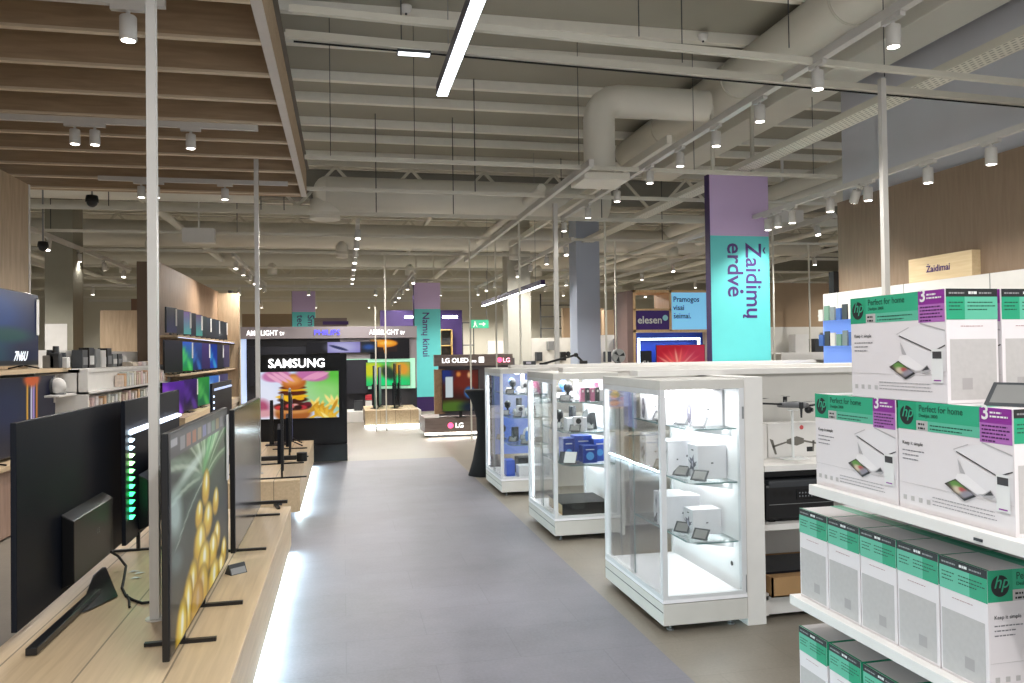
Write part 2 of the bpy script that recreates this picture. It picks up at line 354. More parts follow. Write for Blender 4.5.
# main track on the right
tag(MB().box(3.40, 3.2, 3.70, 3.46, 12.2, 3.76).build('light_track', track_m), 'nearest long white light track on the right, carrying a row of cylinder spotlights', 'light track')
us = [893, 818, 760, 716, 680, 650, 617, 588, 563]
for i, u in enumerate(us):
    spot(3.43, [4.32, 5.13, 5.95, 6.74, 7.54, 8.36, 9.45, 10.66, 11.9][i], 3.70, 'white cylinder spotlight, %s along the right track' % ordinal[i], power=62, size=2.3)
# second track on the right by the wall
tag(MB().box(5.17, 3.0, 3.28, 5.22, 11.5, 3.33).build('light_track', track_m), 'white light track close to the wood-clad right wall', 'light track')
for i, yy in enumerate([at(u_, v_, X=5.195).y for u_, v_ in ((991, 150), (928, 170), (868, 190), (859, 192), (830, 202), (792, 213), (778, 218), (768, 222))]):
    spot(5.195, yy, 3.28, 'white spotlight on the track by the wood-clad wall, %s one' % ordinal[i], power=45 if i in (0, 2, 5) else 0, group='spotlights by the right wall', tilt=(.5 if i == 3 else 0), color=(1, .9, .8))
# canopy tracks
for i, (x0, x1, yy, xs) in enumerate([(-3.9, -.95, at(170, 14, Z=3.52).y, [at(122, 14, Z=3.45).x]), (-3.9, -.7, at(200, 132, Z=3.52).y, [at(76, 130, Z=3.5).x, at(95, 130, Z=3.5).x, at(188, 130, Z=3.5).x]),
                                     (-2.6, -.6, at(200, 186, Z=3.52).y, [at(146, 190, Z=3.5).x, at(160, 190, Z=3.5).x, at(226, 190, Z=3.5).x])]):
    tag(MB().box(x0, yy-.02, 3.55, x1, yy+.02, 3.598).build('light_track', track_m), 'white light track fixed crosswise under the oak raft, %s one' % ordinal[i], 'light track')
    for j, x in enumerate(xs):
        spot(x, yy, 3.55, 'white spotlight under the oak raft, %s track, %s from the left' % (ordinal[i], ['first', 'second', 'third'][j]), power=60, rz=PI/2, group='spotlights under the oak raft', scale=.9 if i else 1, size=1.7)
# far tracks' spotlights
def far_spots(x, y0, y1, n, where, pw=0, sc=1.1, each=2, z=3.66):
    pw *= 1.25
    for k in range(n):
        spot(x, y0+(y1-y0)*k/(n-1), z, 'small white spotlight on the %s, %s from the camera' % (where, ordinal[k]), power=pw if k % each == 0 else 0, group='spotlights on the ' + where, size=2.75, scale=sc, tilt=.3*((k % 3)-1))
far_spots(.25, 12.8, 20.8, 8, 'track over the centre aisle', 330, each=2)
far_spots(-4.9, 10, 19.5, 7, 'left shelving track', 260, each=3)
far_spots(-6.6, 11.5, 21.5, 8, 'outer left track', 250, each=3)
far_spots(7.6, 11.5, 23, 7, 'track above the booth', 280, each=2)
far_spots(10.2, 13.5, 25.5, 7, 'far right track', 280, each=2)
far_spots(-2.2, 17.5, 23.6, 6, 'television wall track', 170, each=2)
far_spots(4.2, 14.5, 24.5, 8, 'track right of the pylon', 300, each=2)
# more tracks deep in the shop
for i, (x, y0, y1) in enumerate([(-10, 14, 26), (13.5, 14, 27), (1.8, 20, 30), (6.0, 18, 30)]):
    where = ['track far out on the left', 'track far out on the right', 'deep track over the aisle', 'deep track right of the column'][i]
    tag(MB().box(x-.03, y0, 3.66, x+.03, y1, 3.74).build('light_track', track_m), 'white light track, the ' + where, 'light track')
    far_spots(x, y0+.5, y1-.5, 6, where, 340, each=2, sc=1.2)

tag(MB().box(-9, 30.97, 3.66, 9, 31.03, 3.74).build('light_track', track_m), 'added crosswise light track before the far back wall', 'light track')  # track and its spots are added to brighten the far back wall
for k in range(8): spot(-7+2*k, 31, 3.66, 'added fill spotlight before the far back wall, %s from the left' % ordinal[k].replace('nearest', 'first'), power=420, group='added fill spotlights before the far back wall', scale=1.2, size=2.9)
tag(MB().box(-8, 24.47, 3.66, 9, 24.53, 3.74).build('light_track', track_m), 'crosswise white light track behind the narrow pylon', 'light track')
for k in range(8): spot(-7+2*k, 24.5, 3.66, 'small white spotlight behind the narrow pylon, %s from the left' % ordinal[k].replace('nearest', 'first'), power=300 if k % 2 else 0, group='spotlights behind the narrow pylon', scale=1.2, size=2.9)
# linear pendant lamps
def linear(label, x, y0, y1, z, pw, w=.075, p=None):
    L_ = y1-y0
    t = thing('linear_lamp', label, 'ceiling lamp', (x, y0, z))
    MB().box(-w/2, 0, .0, w/2, L_, .08).build('housing', M('lamp_housing', '54505c', .5), t)
    MB().box(-w/2+.004, .01, -.006, w/2-.004, L_-.01, .0).build('diffuser', glow_white, t)
    for k in (.12, .88): MB().tube((0, L_*k, .08), (0, L_*k, 5.25-z), .003, 6).build('suspension_wire', steel, t)
    area('lamp_light', (0, L_/2, -.02), w, L_, pw, (.97, .98, 1), parent=t)
    return t
linear('long bright linear lamp hanging over the aisle', .75, 2.6, 5.88, 3.55, 60, w=.085)
# far linear lamp, set diagonally, purple housing
a_, b_ = at(483, 306, Z=3.3), at(543, 284, Z=3.3)
a_, b_ = Vector((5.0*.62, 18.6, 3.1)), Vector((3.1+1.5, 14.6, 3.1))
a_ = at(483, 306, Y=17.5); b_ = at(543, 285, Y=13.5)
t = thing('linear_lamp', 'slanting linear lamp with purple housing hanging right of the turquoise pylon', 'ceiling lamp', a_)
d_ = b_-a_
MB().beam((0, 0, .05), d_+Vector((0, 0, .05)), .08, .09).build('housing', purple, t)
MB().beam((0, 0, 0), d_, .07, .012).build('diffuser', glow_white, t)
for k in (.1, .9): MB().tube(d_*k+Vector((0, 0, .09)), Vector((d_.x*k, d_.y*k, 5.25-a_.z)), .004, 6).build('suspension_wire', steel, t)

# poles: from rails down
def pole(u, ybase, z0, z1, r, label, Y, flange=True, m=track_m):
    p = at(u, ybase, Y=Y); t = thing('support_pole', label, 'pole', (p.x, p.y, z0))
    MB().box(-r, -r, 0, r, r, z1-z0).build('shaft', m, t)
    if flange: MB().lathe([(0, 0), (r*2.1, 0), (r*2.1, .008), (0, .008)], n=20).build('foot_plate', track_m, t)
    return t
pole(155.5, 617, .37, 3.6, .021, 'thick white pole standing on the near podium between two televisions', 3.98)
pole(258.5, 430, .37, 3.72, .022, 'white pole rising from the second podium in front of the raft edge', 8.62)
pole(886, 290, 0, 3.72, .022, 'white pole standing beside the wood-clad wall behind the printer cartons', 5.4)
pole(557, 350, 0, 3.72, .03, 'bright white pole behind the glass cabinets, left of the grey column', 10.8)
for i, (u, Y, lab) in enumerate([(521, 12, 'thin white pole just right of the illuminated brand header'), (497, 14.2, 'thin white pole left of the slanting linear lamp'), (471, 14.2, 'thin white pole above the illuminated brand header'), (386, 16.6, 'thin white pole in front of the far wide television header'), (376, 16.6, 'thin white pole rising from the far low podium'), (607, 12, 'thin white pole just right of the blue-grey column'), (617, 14.2, 'thin white pole left of the oak booth'), (775, 12, 'thin white pole just right of the big turquoise pylon'), (811, 14.2, 'thin white pole before the tan wall far right')]):
    pole(u, 380, 0, 3.72 if u != 376 else 2.6, .013, lab, Y, m=rail_m)
# stanchion from the ceiling down to the rails: dark wires
wires = [(330, 8.6), (402, 5.4), (414, 8.6), (474, 10.25), (452, 12), (578, 8.62), (375, 12), (640, 5.0), (683, 5.4), (693, 8.6), (790, 5.0), (812, 8.62), (885, 5.4), (260, 12), (283, 12), (236, 14.2), (108, 12), (50, 14.2), (600, 12), (560, 14.2), (660, 14.2)]
for i, (u, Y) in enumerate(wires):
    p = at(u, 100, Y=Y)
    tag(MB().tube((p.x, Y, 3.74), (p.x, Y, 5.25), .004 if Y < 9 else .007, 6).build('suspension_wire', dark), 'thin dark wire suspending a ceiling rail', 'wire', 'suspension wires')

# ducts
t = thing('round_duct', 'big round ventilation duct running away under the ceiling at upper right', 'duct', (4.80, 3, 4.9))
MB().tube((0, -4, .05), (0, 9.6, .05), .25, 32).build('duct_pipe', duct_m, t, smooth=True)
for k in range(6): MB().tube((0, -3+2.2*k, .05), (0, -2.97+2.2*k, .05), .256, 32).build('joint_ring', rail_m, t, smooth=True)
t = thing('square_duct', 'rectangular ventilation duct beside the round one at upper right', 'duct', (5.35, 3, 4.6))
MB().box(-.0, -4, .1, .55, 10.4, .62).build('duct_body', duct_m, t, bevel=.01)
t = thing('branch_duct', 'round elbow duct dropping down in front of the large duct', 'duct', (3.05, 9, 3.95))
pp = [(0, 0, -.25), (0, 0, .45)] + [(.24-.24*math.cos(a), 0, .45+.24*math.sin(a)) for a in (PI/8, PI/4, 3*PI/8, PI/2)] + [(1.4, 0, .69)]
b_ = MB()
rings = []
for i, p in enumerate(pp):
    p = Vector(p); q0 = Vector(pp[max(i-1, 0)]); q1 = Vector(pp[min(i+1, len(pp)-1)]); d = (q1-q0).normalized(); side = Vector((0, 1, 0)); u_ = side.cross(d)
    rings.append(b_.pts([p+(side*math.cos(2*PI*k/24)+u_*math.sin(2*PI*k/24))*.19 for k in range(24)]))
for a, b in zip(rings, rings[1:]):
    for k in range(24): b_.face([a+k, a+(k+1) % 24, b+(k+1) % 24, b+k])
b_.build('duct_pipe', duct_m, t, smooth=True)
MB().box(-.28, -.28, -.33, .28, .28, -.25).build('outlet_box', duct_m, t)
t = thing('round_duct', 'large horizontal round duct crossing behind the oak raft, centre', 'duct', (-.25, 13.4, 4.28))
MB().tube((0, 0, 0), (4.9, 0, 0), .3, 28).build('duct_pipe', duct_m, t, smooth=True)
MB().ell((0, 0, 0), .22, .3, .3, 24, 10).build('end_cap', duct_m, t, smooth=True)
MB().tube((-.02, 0, -.1), (-.02, 0, -.42), .25, 20).build('outlet', duct_m, t, smooth=True)
t = thing('round_duct', 'horizontal round duct high at far left behind the raft', 'duct', (-6.6, 13.8, 4.5))
MB().tube((0, 0, 0), (5.2, 0, 0), .32, 28).build('duct_pipe', duct_m, t, smooth=True); MB().tube((1.2, 0, -.1), (1.2, 0, -.45), .22, 20).build('outlet', duct_m, t, smooth=True)
for i, (yy, x0, x1, r, z) in enumerate([(18.2, -10, 12, .28, 4.3), (24, -12, 14, .3, 4.5)]):
    t = thing('round_duct', ['round duct crossing the whole shop behind the first truss', 'round duct crossing the shop far at the back'][i], 'duct', (x0, yy, z))
    MB().tube((0, 0, 0), (x1-x0, 0, 0), r, 20).build('duct_pipe', duct_m, t, smooth=True)
    for k in range(5): MB().tube((2+k*4, -.1, -.1), (2+k*4, -.1, -.5), .14, 12).build('outlet', duct_m, t, smooth=True)
# perforated cable tray
trm = M('tray_metal', 'b9b8ae', .5); nt = trm.node_tree
tc = nt.nodes.new('ShaderNodeTexCoord'); bk = nt.nodes.new('ShaderNodeTexBrick'); bk.inputs['Scale'].default_value = 1; bk.inputs['Brick Width'].default_value = .07; bk.inputs['Row Height'].default_value = .045; bk.inputs['Mortar Size'].default_value = .014
bk.inputs['Color1'].default_value = lin('a3a298'); bk.inputs['Color2'].default_value = lin('abaaa0'); bk.inputs['Mortar'].default_value = lin('e6e4d8')
mpn = nt.nodes.new('ShaderNodeMapping'); mpn.inputs['Rotation'].default_value = (0, 0, PI/2)
nt.links.new(tc.outputs['Object'], mpn.inputs[0]); nt.links.new(mpn.outputs[0], bk.inputs['Vector']); nt.links.new(bk.outputs['Color'], nt.nodes['Principled BSDF'].inputs['Base Color'])
t = thing('cable_tray', 'perforated cable tray running away overhead on the right', 'cable tray', (5.0, 2, 3.93))
MB().box(0, 0, 0, .24, 14, .006).build('tray_floor', trm, t)
MB().box(-.004, 0, 0, 0, 14, .07).box(.24, 0, 0, .244, 14, .07).build('tray_side', rail_m, t)
tag(MB().box(3.62, 8.3, 3.95, 3.68, 17, 4.05).build('steel_beam', duct_m), 'light steel beam under the large round duct, leading away', 'beam')
# trusses
def truss(yy, x0, x1, zb, label, h=.7, step=1.4):
    t = thing('roof_truss', label, 'truss', (x0, yy, zb)); L_ = x1-x0
    MB().box(0, -.06, 0, L_, .06, .1).build('bottom_chord', rail_m, t); MB().box(0, -.08, h, L_, .08, h+.12).build('top_chord', rail_m, t)
    d = MB(); x = 0; k = 0
    while x < L_-step/2:
        a, b = (.1, h) if k % 2 == 0 else (h, .1)
        d.beam((x, 0, a), (x+step/2, 0, b), .05); x += step/2; k += 1
    d.build('diagonal_brace', rail_m, t)
truss(14.9, -12, 16, 4.25, 'steel roof truss crossing the shop, nearest one', .85)
truss(20.5, -13, 16, 4.3, 'steel roof truss crossing the shop, middle one', .8)
truss(27, -13, 17, 4.2, 'steel roof truss crossing the shop, farthest one', .85)
tag(MB().box(-15, 15.4, 4.6, 18, 15.7, 5.25).build('ceiling_beam', M('concrete_beam', '85837a', .8)), 'broad concrete ceiling beam behind the nearest truss', 'beam')
tag(MB().box(-15, 25.2, 4.4, 18, 25.6, 5.25).build('ceiling_beam', M('concrete_beam', '85837a', .8)), 'broad concrete ceiling beam far at the back', 'beam')
# longitudinal pipes & steel
for i, (x, y0, y1, z, r) in enumerate([(1.9, 14, 31, 4.6, .05), (3.1, 12, 31, 4.2, .07), (-3.4, 12, 31, 4.4, .08), (-7.5, 12, 31, 4.2, .07), (8.6, 9, 31, 4.3, .12), (9.6, 9, 31, 4.0, .06), (12, 12, 31, 4.3, .1), (6.9, 9, 31, 3.95, .07), (7.9, 9.5, 31, 4.5, .16)]):
    tag(MB().tube((x, y0, z), (x, y1, z), r, 10).build('ceiling_pipe', duct_m, smooth=True), ['grey pipe running away under the roof over the far aisle', 'grey pipe running away above the empty light track', 'grey pipe running away above the television wall', 'grey pipe running away above the far left shelving', 'grey pipe running away behind the big pylon', 'slim pipe low beside the pipe behind the big pylon', 'grey pipe running away at the far right', 'slim pipe running away left of the big pylon top', 'thick pipe running away right of the oak booth'][i], 'pipe')
# small ceiling items
t = thing('ceiling_diffuser', 'square white air diffuser panel beside the elbow duct', 'vent', at(606, 178, Z=4.1))
MB().box(-.34, -.3, 0, .34, .3, .05).build('panel', duct_m, t); MB().box(-.18, -.16, -.006, .18, .16, 0).build('grille', white, t)
t = thing('emergency_light', 'small lit emergency light box on the crosswise cable', 'light', at(414, 51, Y=5.4))
MB().box(-.115, -.02, -.02, .115, .05, .035).build('case', dark, t); MB().box(-.108, -.026, -.026, .108, .03, -.02).build('lit_panel', M('soft_glow', 'eef2f6', emit=3), t)
def detector(u, v, Z, label):
    t = thing('smoke_detector', label, 'detector', at(u, v, Z=Z))
    MB().lathe([(0, -.055), (.03, -.055), (.05, -.03), (.06, -.0), (.06, .02), (0, .02)], n=18).build('housing', white, t, smooth=True)
    MB().lathe([(0, -.075), (.012, -.07), (.012, -.055), (0, -.055)], n=8).build('sensor', dark, t)
detector(406, 8, 5.1+.08, 'round smoke detector on the ceiling above the emergency light'); detector(703, 36, 5.1+.08, 'round smoke detector left of the large round duct')
def dome(u, v, Y, label, ztop):
    p = at(u, v, Y=Y); t = thing('dome_camera', label, 'camera', p)
    MB().tube((0, 0, .07), (0, 0, ztop-p.z), .012, 8).build('drop_rod', steel, t); MB().lathe([(0, .08), (.065, .08), (.075, .03), (.075, 0), (0, 0)], n=18).build('housing', matt_black, t, smooth=True)
    MB().ell((0, 0, 0), .065, .065, .065, 16, 8).build('dome', black, t, smooth=True)
dome(92, 202, 10.6, 'black dome security camera hanging behind the end of the oak raft', 5.25)
dome(43, 247, 13.0, 'black dome security camera beside the left wood wall, further away', 5.25)
tag(MB().box(-.25, -.1, -.12, .25, .1, .12).box(-.01, -.01, .12, .01, .01, 5.25-at(199, 236, Y=14).z).build('equipment_box', white, loc=at(199, 236, Y=14)), 'white equipment box hung under the roof left of the centre', 'box')
for i, (u, v, Y) in enumerate([(520, 46, 15), (470, 240, 20)]): pass
tag(MB().box(-.3, -.2, -.15, .3, .2, .15).box(-.02, -.02, .15, .02, .02, 5.25-at(783, 220, Y=13.2).z).build('ventilation_unit', white, loc=at(783, 220, Y=13.2)), 'boxy white ventilation unit just right of the big pylon', 'vent')
t = thing('exit_sign', 'small green emergency exit sign hanging far back', 'sign', at(423, 275, Y=24)); p = at(479, 324, Y=24); t.location = p
MB().box(-.3, -.02, -.13, .3, .02, .13).build('sign_body', M('exit_green', '2f9a72', emit=.7), t)
for k_ in (-.25, .25): MB().tube((k_, 0, .13), (k_, 0, 5.25-p.z), .01, 6).build('hanging_rod', steel, t)
eg = MB(); eg.disc((-.13, -.025, .065), .025, 10); eg.quad((-.17, -.025, .03), (-.1, -.025, .045), (-.09, -.025, -.02), (-.15, -.025, -.03)); eg.quad((-.15, -.025, -.03), (-.12, -.025, -.03), (-.16, -.025, -.1), (-.2, -.025, -.1)); eg.quad((-.11, -.025, -.03), (-.08, -.025, -.02), (-.05, -.025, -.1), (-.08, -.025, -.1))
eg.quad((0, -.025, .015), (.15, -.025, .015), (.15, -.025, -.02), (0, -.025, -.02)); eg.quad((.12, -.025, .06), (.22, -.025, 0), (.12, -.025, -.065)); eg.build('running_figure_and_arrow', paper, t)

# columns
def column(u0, u1, v, Y, depth, m, label, zt=5.25, z0=0, panel=None):
    a, b = at(u0, v, Y=Y), at(u1, v, Y=Y)
    t = tag(MB().box(a.x, Y, z0, b.x, Y+depth, zt).build('column', m), label, 'column'); return t, a, b
colm = M('blue_grey_column', 'aeb7c9', .6, nscale=1); colw = M('white_column', 'b7b5a9', .7)
column(577, 600, 300, 16, .55, colm, 'blue-grey square column behind the glass cabinets')
column(508, 531, 320, 19, .6, colw, 'white column right of the slanting lamp, far away')
t, a, b = column(45, 73, 320, 16, .6, M('stone_column', '8f8d7e', .8), 'grey-green column behind the left wood wall')
MB().box(a.x, 15.99, 1.0, b.x-.1, 16.0, 2.25).build('lit_lower_patch', white, t)  # white patch paints the light falling on the column's lower part

# ------------------------------------------------------------------ televisions
def tv(label, loc, rz, w, h, z=.06, pic=None, res=(48, 27), feet='bars', strength=1.0, group=None, back=False, cat='television', t0=.02, foot_in=.16, tag_side=None, foot_len=.28, dead='232329', name='television'):
    """screen faces local -Y, stands on local z = 0"""
    t = thing(name, label, cat, loc, rz, group)
    MB().box(-w/2, -.008, z, w/2, t0, z+h).build('display_panel', tvback if back else black, t, bevel=.004 if w > 1 else 0)
    if pic: canvas('screen', -w/2+.008, z+.012, w-.016, h-.02, res[0], res[1], pic, t, y=-.0095, strength=strength)
    else: MB().box(-w/2+.008, -.0105, z+.012, w/2-.008, -.009, z+h-.008).build('screen', M('dark_screen', dead, .16, noise=0, spec=.35), t)
    MB().box(-w*.3, t0, z+.04, w*.3, t0+.035, z+h*.55).build('rear_housing', tvback, t, bevel=.006 if w > 1 else 0)
    if feet == 'bars':
        for s in (-1, 1):
            f = MB(); x = s*(w/2-foot_in); f.box(x-.012, -foot_len/2, 0, x+.012, foot_len/2+.02, .014); f.box(x-.01, 0, .01, x+.01, .02, z+.02); f.build('foot', black, t)
    elif feet == 'v':
        for s in (-1, 1):
            f = MB(); x = s*(w/2-foot_in); f.beam((x, 0, z), (x-.02, -foot_len/2, .01), .014); f.beam((x, .01, z), (x-.02, foot_len/2, .01), .014); f.build('foot', black, t)
    elif feet == 'base':
        MB().box(-w*.14, -.07, 0, w*.14, .1, .012).box(-.03, 0, .01, .03, .02, z+.03).build('stand', black, t)
    if tag_side:
        g = MB().box(tag_side*(w/2-.035)-.03, -.016, z+h-.3, tag_side*(w/2-.035)+.03, -.012, z+h-.02).build('price_card', paper, t)
    return t

# podiums
def podium(label, y0, y1, xl=-1.45, xr=-.43, zt=.37, led=True, pw=26):
    t = thing('display_podium', label, 'podium', (0, y0, 0)); L_ = y1-y0
    MB().box(xl, 0, zt-.025, xr, L_, zt).build('podium_top', oak_y, t, bevel=.002)
    MB().box(xr-.02, 0, .055, xr, L_, zt-.026).box(xl, 0, .055, xl+.02, L_, zt-.026).box(xl+.02, 0, .055, xr-.02, .02, zt-.026).box(xl+.02, L_-.02, .055, xr-.02, L_, zt-.026).build('podium_side', oak_y, t)
    MB().box(xl+.1, .1, 0, xr-.14, L_-.1, .3).build('plinth', dark, t)
    MB().box(xr-.06, .05, .05, xr-.02, L_-.05, .054).build('led_strip', M('led_cold_white', 'dff4ff', emit=14), t)
    area('strip_light', (xr-.015, L_/2, .05), .05, L_-.1, pw*2.4, (.66, .92, 1), rot=(0, -1.05, 0), parent=t)
    return t
podium('near oak podium with glowing lower edge, left of the aisle', .8, 6.68, pw=66)
podium('second oak podium with glowing lower edge, behind the near one', 8.05, 11.75, pw=34)
# middle low podium between (behind the television row)
MB_ = None

# TV C: pineapple-like close-up of yellow fruit on a glossy screen facing the aisle
YC0, YC1 = 3.31, 4.92; wc = YC1-YC0; hc = .895; zc = .405; XC = -.685
def stC(u, v):
    p = at(u, v, X=XC); return (p.y-YC0)/wc, (p.z-zc)/hc
def picC(s, t):
    im = flat(s, '2c302c')
    im = mixc(im, el(s, t, .3, .1, .6, .5, 0, .8)*.7, '20221f'); im = mixc(im, el(s, t, .1, .45, .25, .3, .3, 1), '41463c')
    cx, cy = stC(204, 476); im = mixc(im, el(s, t, cx+.05, cy+.3, .45, .5, 0, .9)*.85, '2f4a2c')
    for i, (a, L_, wd, c, o) in enumerate([(2.9, .62, .10, '6f8a74', .7), (2.6, .66, .12, '8aa38c', .7), (2.3, .68, .10, '4c6446', .8), (2.05, .66, .13, 'a3c09c', .75), (1.8, .6, .10, '3f6638', .85), (1.6, .58, .12, '86b47c', .8), (1.38, .6, .10, '2f7a3a', .9), (1.18, .62, .12, '78cf78', .85), (1.0, .62, .09, '2c8c46', .9), (.84, .6, .11, 'a8e0a0', .75), (.62, .5, .10, '3a6a38', .85), (.35, .4, .09, '5f8a5c', .7), (3.3, .5, .08, '4a5c50', .6)]):
        for q in range(6):
            f_ = (q+.5)/6; aa = a+(.25 if a > 1.4 else -.2)*f_; px, py = cx+math.cos(aa)*L_*f_, cy+math.sin(aa)*L_*f_*1.05
            im = mixc(im, el(s, t, px, py, L_/8, wd*.5*(1-.55*f_), aa, .8)*o, c)
        for q in range(8):
            f_ = (q+.5)/8; aa = a+.03+(.25 if a > 1.4 else -.2)*f_; px, py = cx+math.cos(aa)*L_*f_, cy+math.sin(aa)*L_*f_*1.05
            im = mixc(im, el(s, t, px, py, L_/12, wd*.09, aa, .9)*.5, 'e6f2dc')
    im = mixc(im, el(s, t, .07, .62, .08, .11, .3, 1)*.8, 'c4dcd8'); im = mixc(im, el(s, t, .3, .78, .22, .03, .2, 1)*.8, 'd8ece0'); im = mixc(im, el(s, t, .08, .4, .08, .05, -.5, 1)*.5, '8fa8a8')
    fr = [(204, 488, .055, .14), (197, 516, .05, .1), (214, 502, .05, .11), (206, 520, .07, .13), (215, 538, .06, .12), (198, 545, .08, .15), (211, 552, .075, .14), (222, 553, .05, .12), (202, 565, .09, .16), (219, 572, .07, .13), (190, 592, .07, .2), (212, 582, .09, .16), (200, 594, .085, .2), (185, 612, .06, .22), (195, 608, .08, .17), (179, 634, .06, .2)]
    for u, v, rx, rz_ in fr:
        x, y = stC(u, v); rx *= 1.3; rz_ *= .72
        im = mixc(im, el(s, t, x, y, rx, rz_, -.12, .18), '6b5410'); im = mixc(im, el(s, t, x, y, rx*.93, rz_*.93, -.12, .5), 'd8ab18'); im = mixc(im, el(s, t, x+.005, y+.03, rx*.6, rz_*.6, -.12, .8), 'f4dc5c')
        im = mixc(im, el(s, t, x+.01, y+.035, rx*.22, rz_*.4, -.12, .8), 'ffffe8')
    x, y = stC(190, 600); im = mixc(im, el(s, t, x+.1, y-.05, .1, .12, .2, 1)*.5, '9c5c20')
    im = mixc(im, rc(s, t, 0, .885, 1, 1)*.92, '4c4d53')
    for k in range(9): im = mixc(im, rc(s, t, .14+k*.085, .905, .2+k*.085, .965), ['8a8a90', 'a3705c', 'a8663c', '9a8a6c', '7a7fae', '8c8c96', '6c8c74', '96845c', '74747c'][k])
    im = mixc(im, rc(s, t, .02, .94, .1, .975), 'a8a8ae')
    im = mixc(im, rc(s, t, 0, 0, .02, 1)*.8, '1a1b1e')
    return im*.92
tvc = tv('large television with a close-up of yellow fruit, on the near podium by the pole', (XC, (YC0+YC1)/2, .37), PI/2, wc, hc, z=.035, pic=picC, res=(300, 170), feet='none', strength=.8)
for yy_, xa, xb in ((3.62, -.84, -.55), (4.12, -.74, -.5)): MB().box(yy_-(YC0+YC1)/2-.012, -(xb-XC), 0, yy_-(YC0+YC1)/2+.012, -(xa-XC), .016).box(yy_-(YC0+YC1)/2-.01, -.01, .01, yy_-(YC0+YC1)/2+.01, .015, .05).build('foot', black, tvc)
tvc_tag = MB().box(wc/2-.09, -.02, .035+hc-.42, wc/2-.03, -.014, .035+hc-.04).build('price_card', paper, tvc)
# small remotes / tablets on the podium
t = thing('price_display', 'small dark tilted price display on the near podium edge', 'price display', at(236, 573, Z=.37), PI/2-.9)
MB().prism([(-.035, 0), (.035, 0), (.0, .055), (-.008, .055)], 'x', -.05, .05).build('display_stand', dark, t)
MB().quad((-.045, -.034, .004), (.045, -.034, .004), (.045, -.010, .05), (-.045, -.010, .05)).build('display_face', steel, t)

# TV A: big television seen from behind
YA0, YA1 = 3.78, 5.42; wa = YA1-YA0
def tv_back(label, x, y0, y1, z, h, hx0=-.5, hx1=.5):
    wdt = y1-y0; t = thing('television', label, 'television', (x, (y0+y1)/2, .37), PI/2)
    # the back faces the aisle (local -Y), the screen the far side
    z -= .37
    MB().box(-wdt/2, -.012, z, wdt/2, .012, z+h).build('display_panel', tvback, t, bevel=.003)
    MB().box(-wdt/2+.008, .013, z+.01, wdt/2-.008, .014, z+h-.008).build('screen', M('dark_screen', '2a2a30', .16, noise=0, spec=.35), t)
    MB().prism([(-.012, z+.03), (-.07, z+.05), (-.07, z+h*.40), (-.012, z+h*.44)], 'x', hx0, hx1).build('rear_housing', M('tv_housing', '0d0f12', .35, noise=.02, spec=.3), t, bevel=.004)
    return t, wdt, z
ta, wdt, z0 = tv_back('large television with its dark back to us, nearest at the left on the podium', -1.4, YA0, YA1, .42, .905, -.27, .42)
# stand of TV A: bar along the panel and a slanting neck plate
sb_ = M('stand_black', '15161a', .3)
WI = Matrix.Translation((-1.4, (YA0+YA1)/2, .37)) @ Matrix.Rotation(PI/2, 4, 'Z'); WI = WI.inverted()
b_ = MB(); b_.X = WI; b_.beam(at(31, 652, Z=.39), at(96, 592, Z=.39), .045, .03).build('stand_bar', sb_, ta, bevel=.003)
nA, nB, nC, nD = at(97, 575, X=-1.36), at(106, 567, X=-1.36), at(118, 596, Z=.378), at(84, 612, Z=.378)
b_ = MB(); b_.X = WI; o_ = Vector((-.02, 0, 0)); b_.quad(nD, nC, nB, nA).quad(nA+o_, nB+o_, nC+o_, nD+o_).quad(nC, nC+o_, nB+o_, nB).quad(nD+o_, nD, nA, nA+o_).quad(nD, nD+o_, nC+o_, nC).build('stand_neck', sb_, ta)
lgm = M('grey_logo', '6c6f72', .4); text('LG', .04, lgm, ta, (.1, -.072, .27), name='maker_mark')
# TV B: ambient-light television seen from behind, LED dots and top light bar
tb, wb, z0 = tv_back('television seen from behind with glowing light dots down its edge, behind the nearest one', -1.3, 5.12, 6.72, .47, .87)
dots = [('d8f0ff', 12), ('d8f0ff', 12), ('d0f0ff', 12), ('c8ffb0', 12), ('a8ff9a', 12), ('80ff90', 12), ('50ff80', 12), ('40ff88', 12), ('30ff80', 12), ('30f080', 12), ('30f090', 12), ('40f0a0', 10)]
for k, (c, e_) in enumerate(dots):
    zz = z0+.66-.047*k
    MB().prism([(-wb/2+.08, zz), (-wb/2+.15, zz+.012), (-wb/2+.08, zz+.026)], 'y', -.03, -.014).build('light_dot', M('led_'+c, c, emit=8), tb)
MB().prism([(-.014, z0+.655), (-.045, z0+.67), (-.045, z0+.685), (-.014, z0+.69)], 'x', -wb/2+.1, wb/2-.1).build('light_bar', M('led_bar', 'dfeaff', emit=3.2), tb)
MB().box(-wb*.3, -.095, z0+.05, wb*.36, -.07, z0+.5).build('rear_cover', tvback, tb, bevel=.01)
for s in (-1, 1): MB().box(s*.5-.012, -.16, 0, s*.5+.012, .14, .014).box(s*.5-.01, -.02, .01, s*.5+.01, .0, z0+.02).build('foot', black, tb)
area('edge_light', (-wb/2+.1, -.06, z0+.4), .03, .5, .8, (.35, 1, .5), rot=(-PI/2, 0, 0), parent=tb)
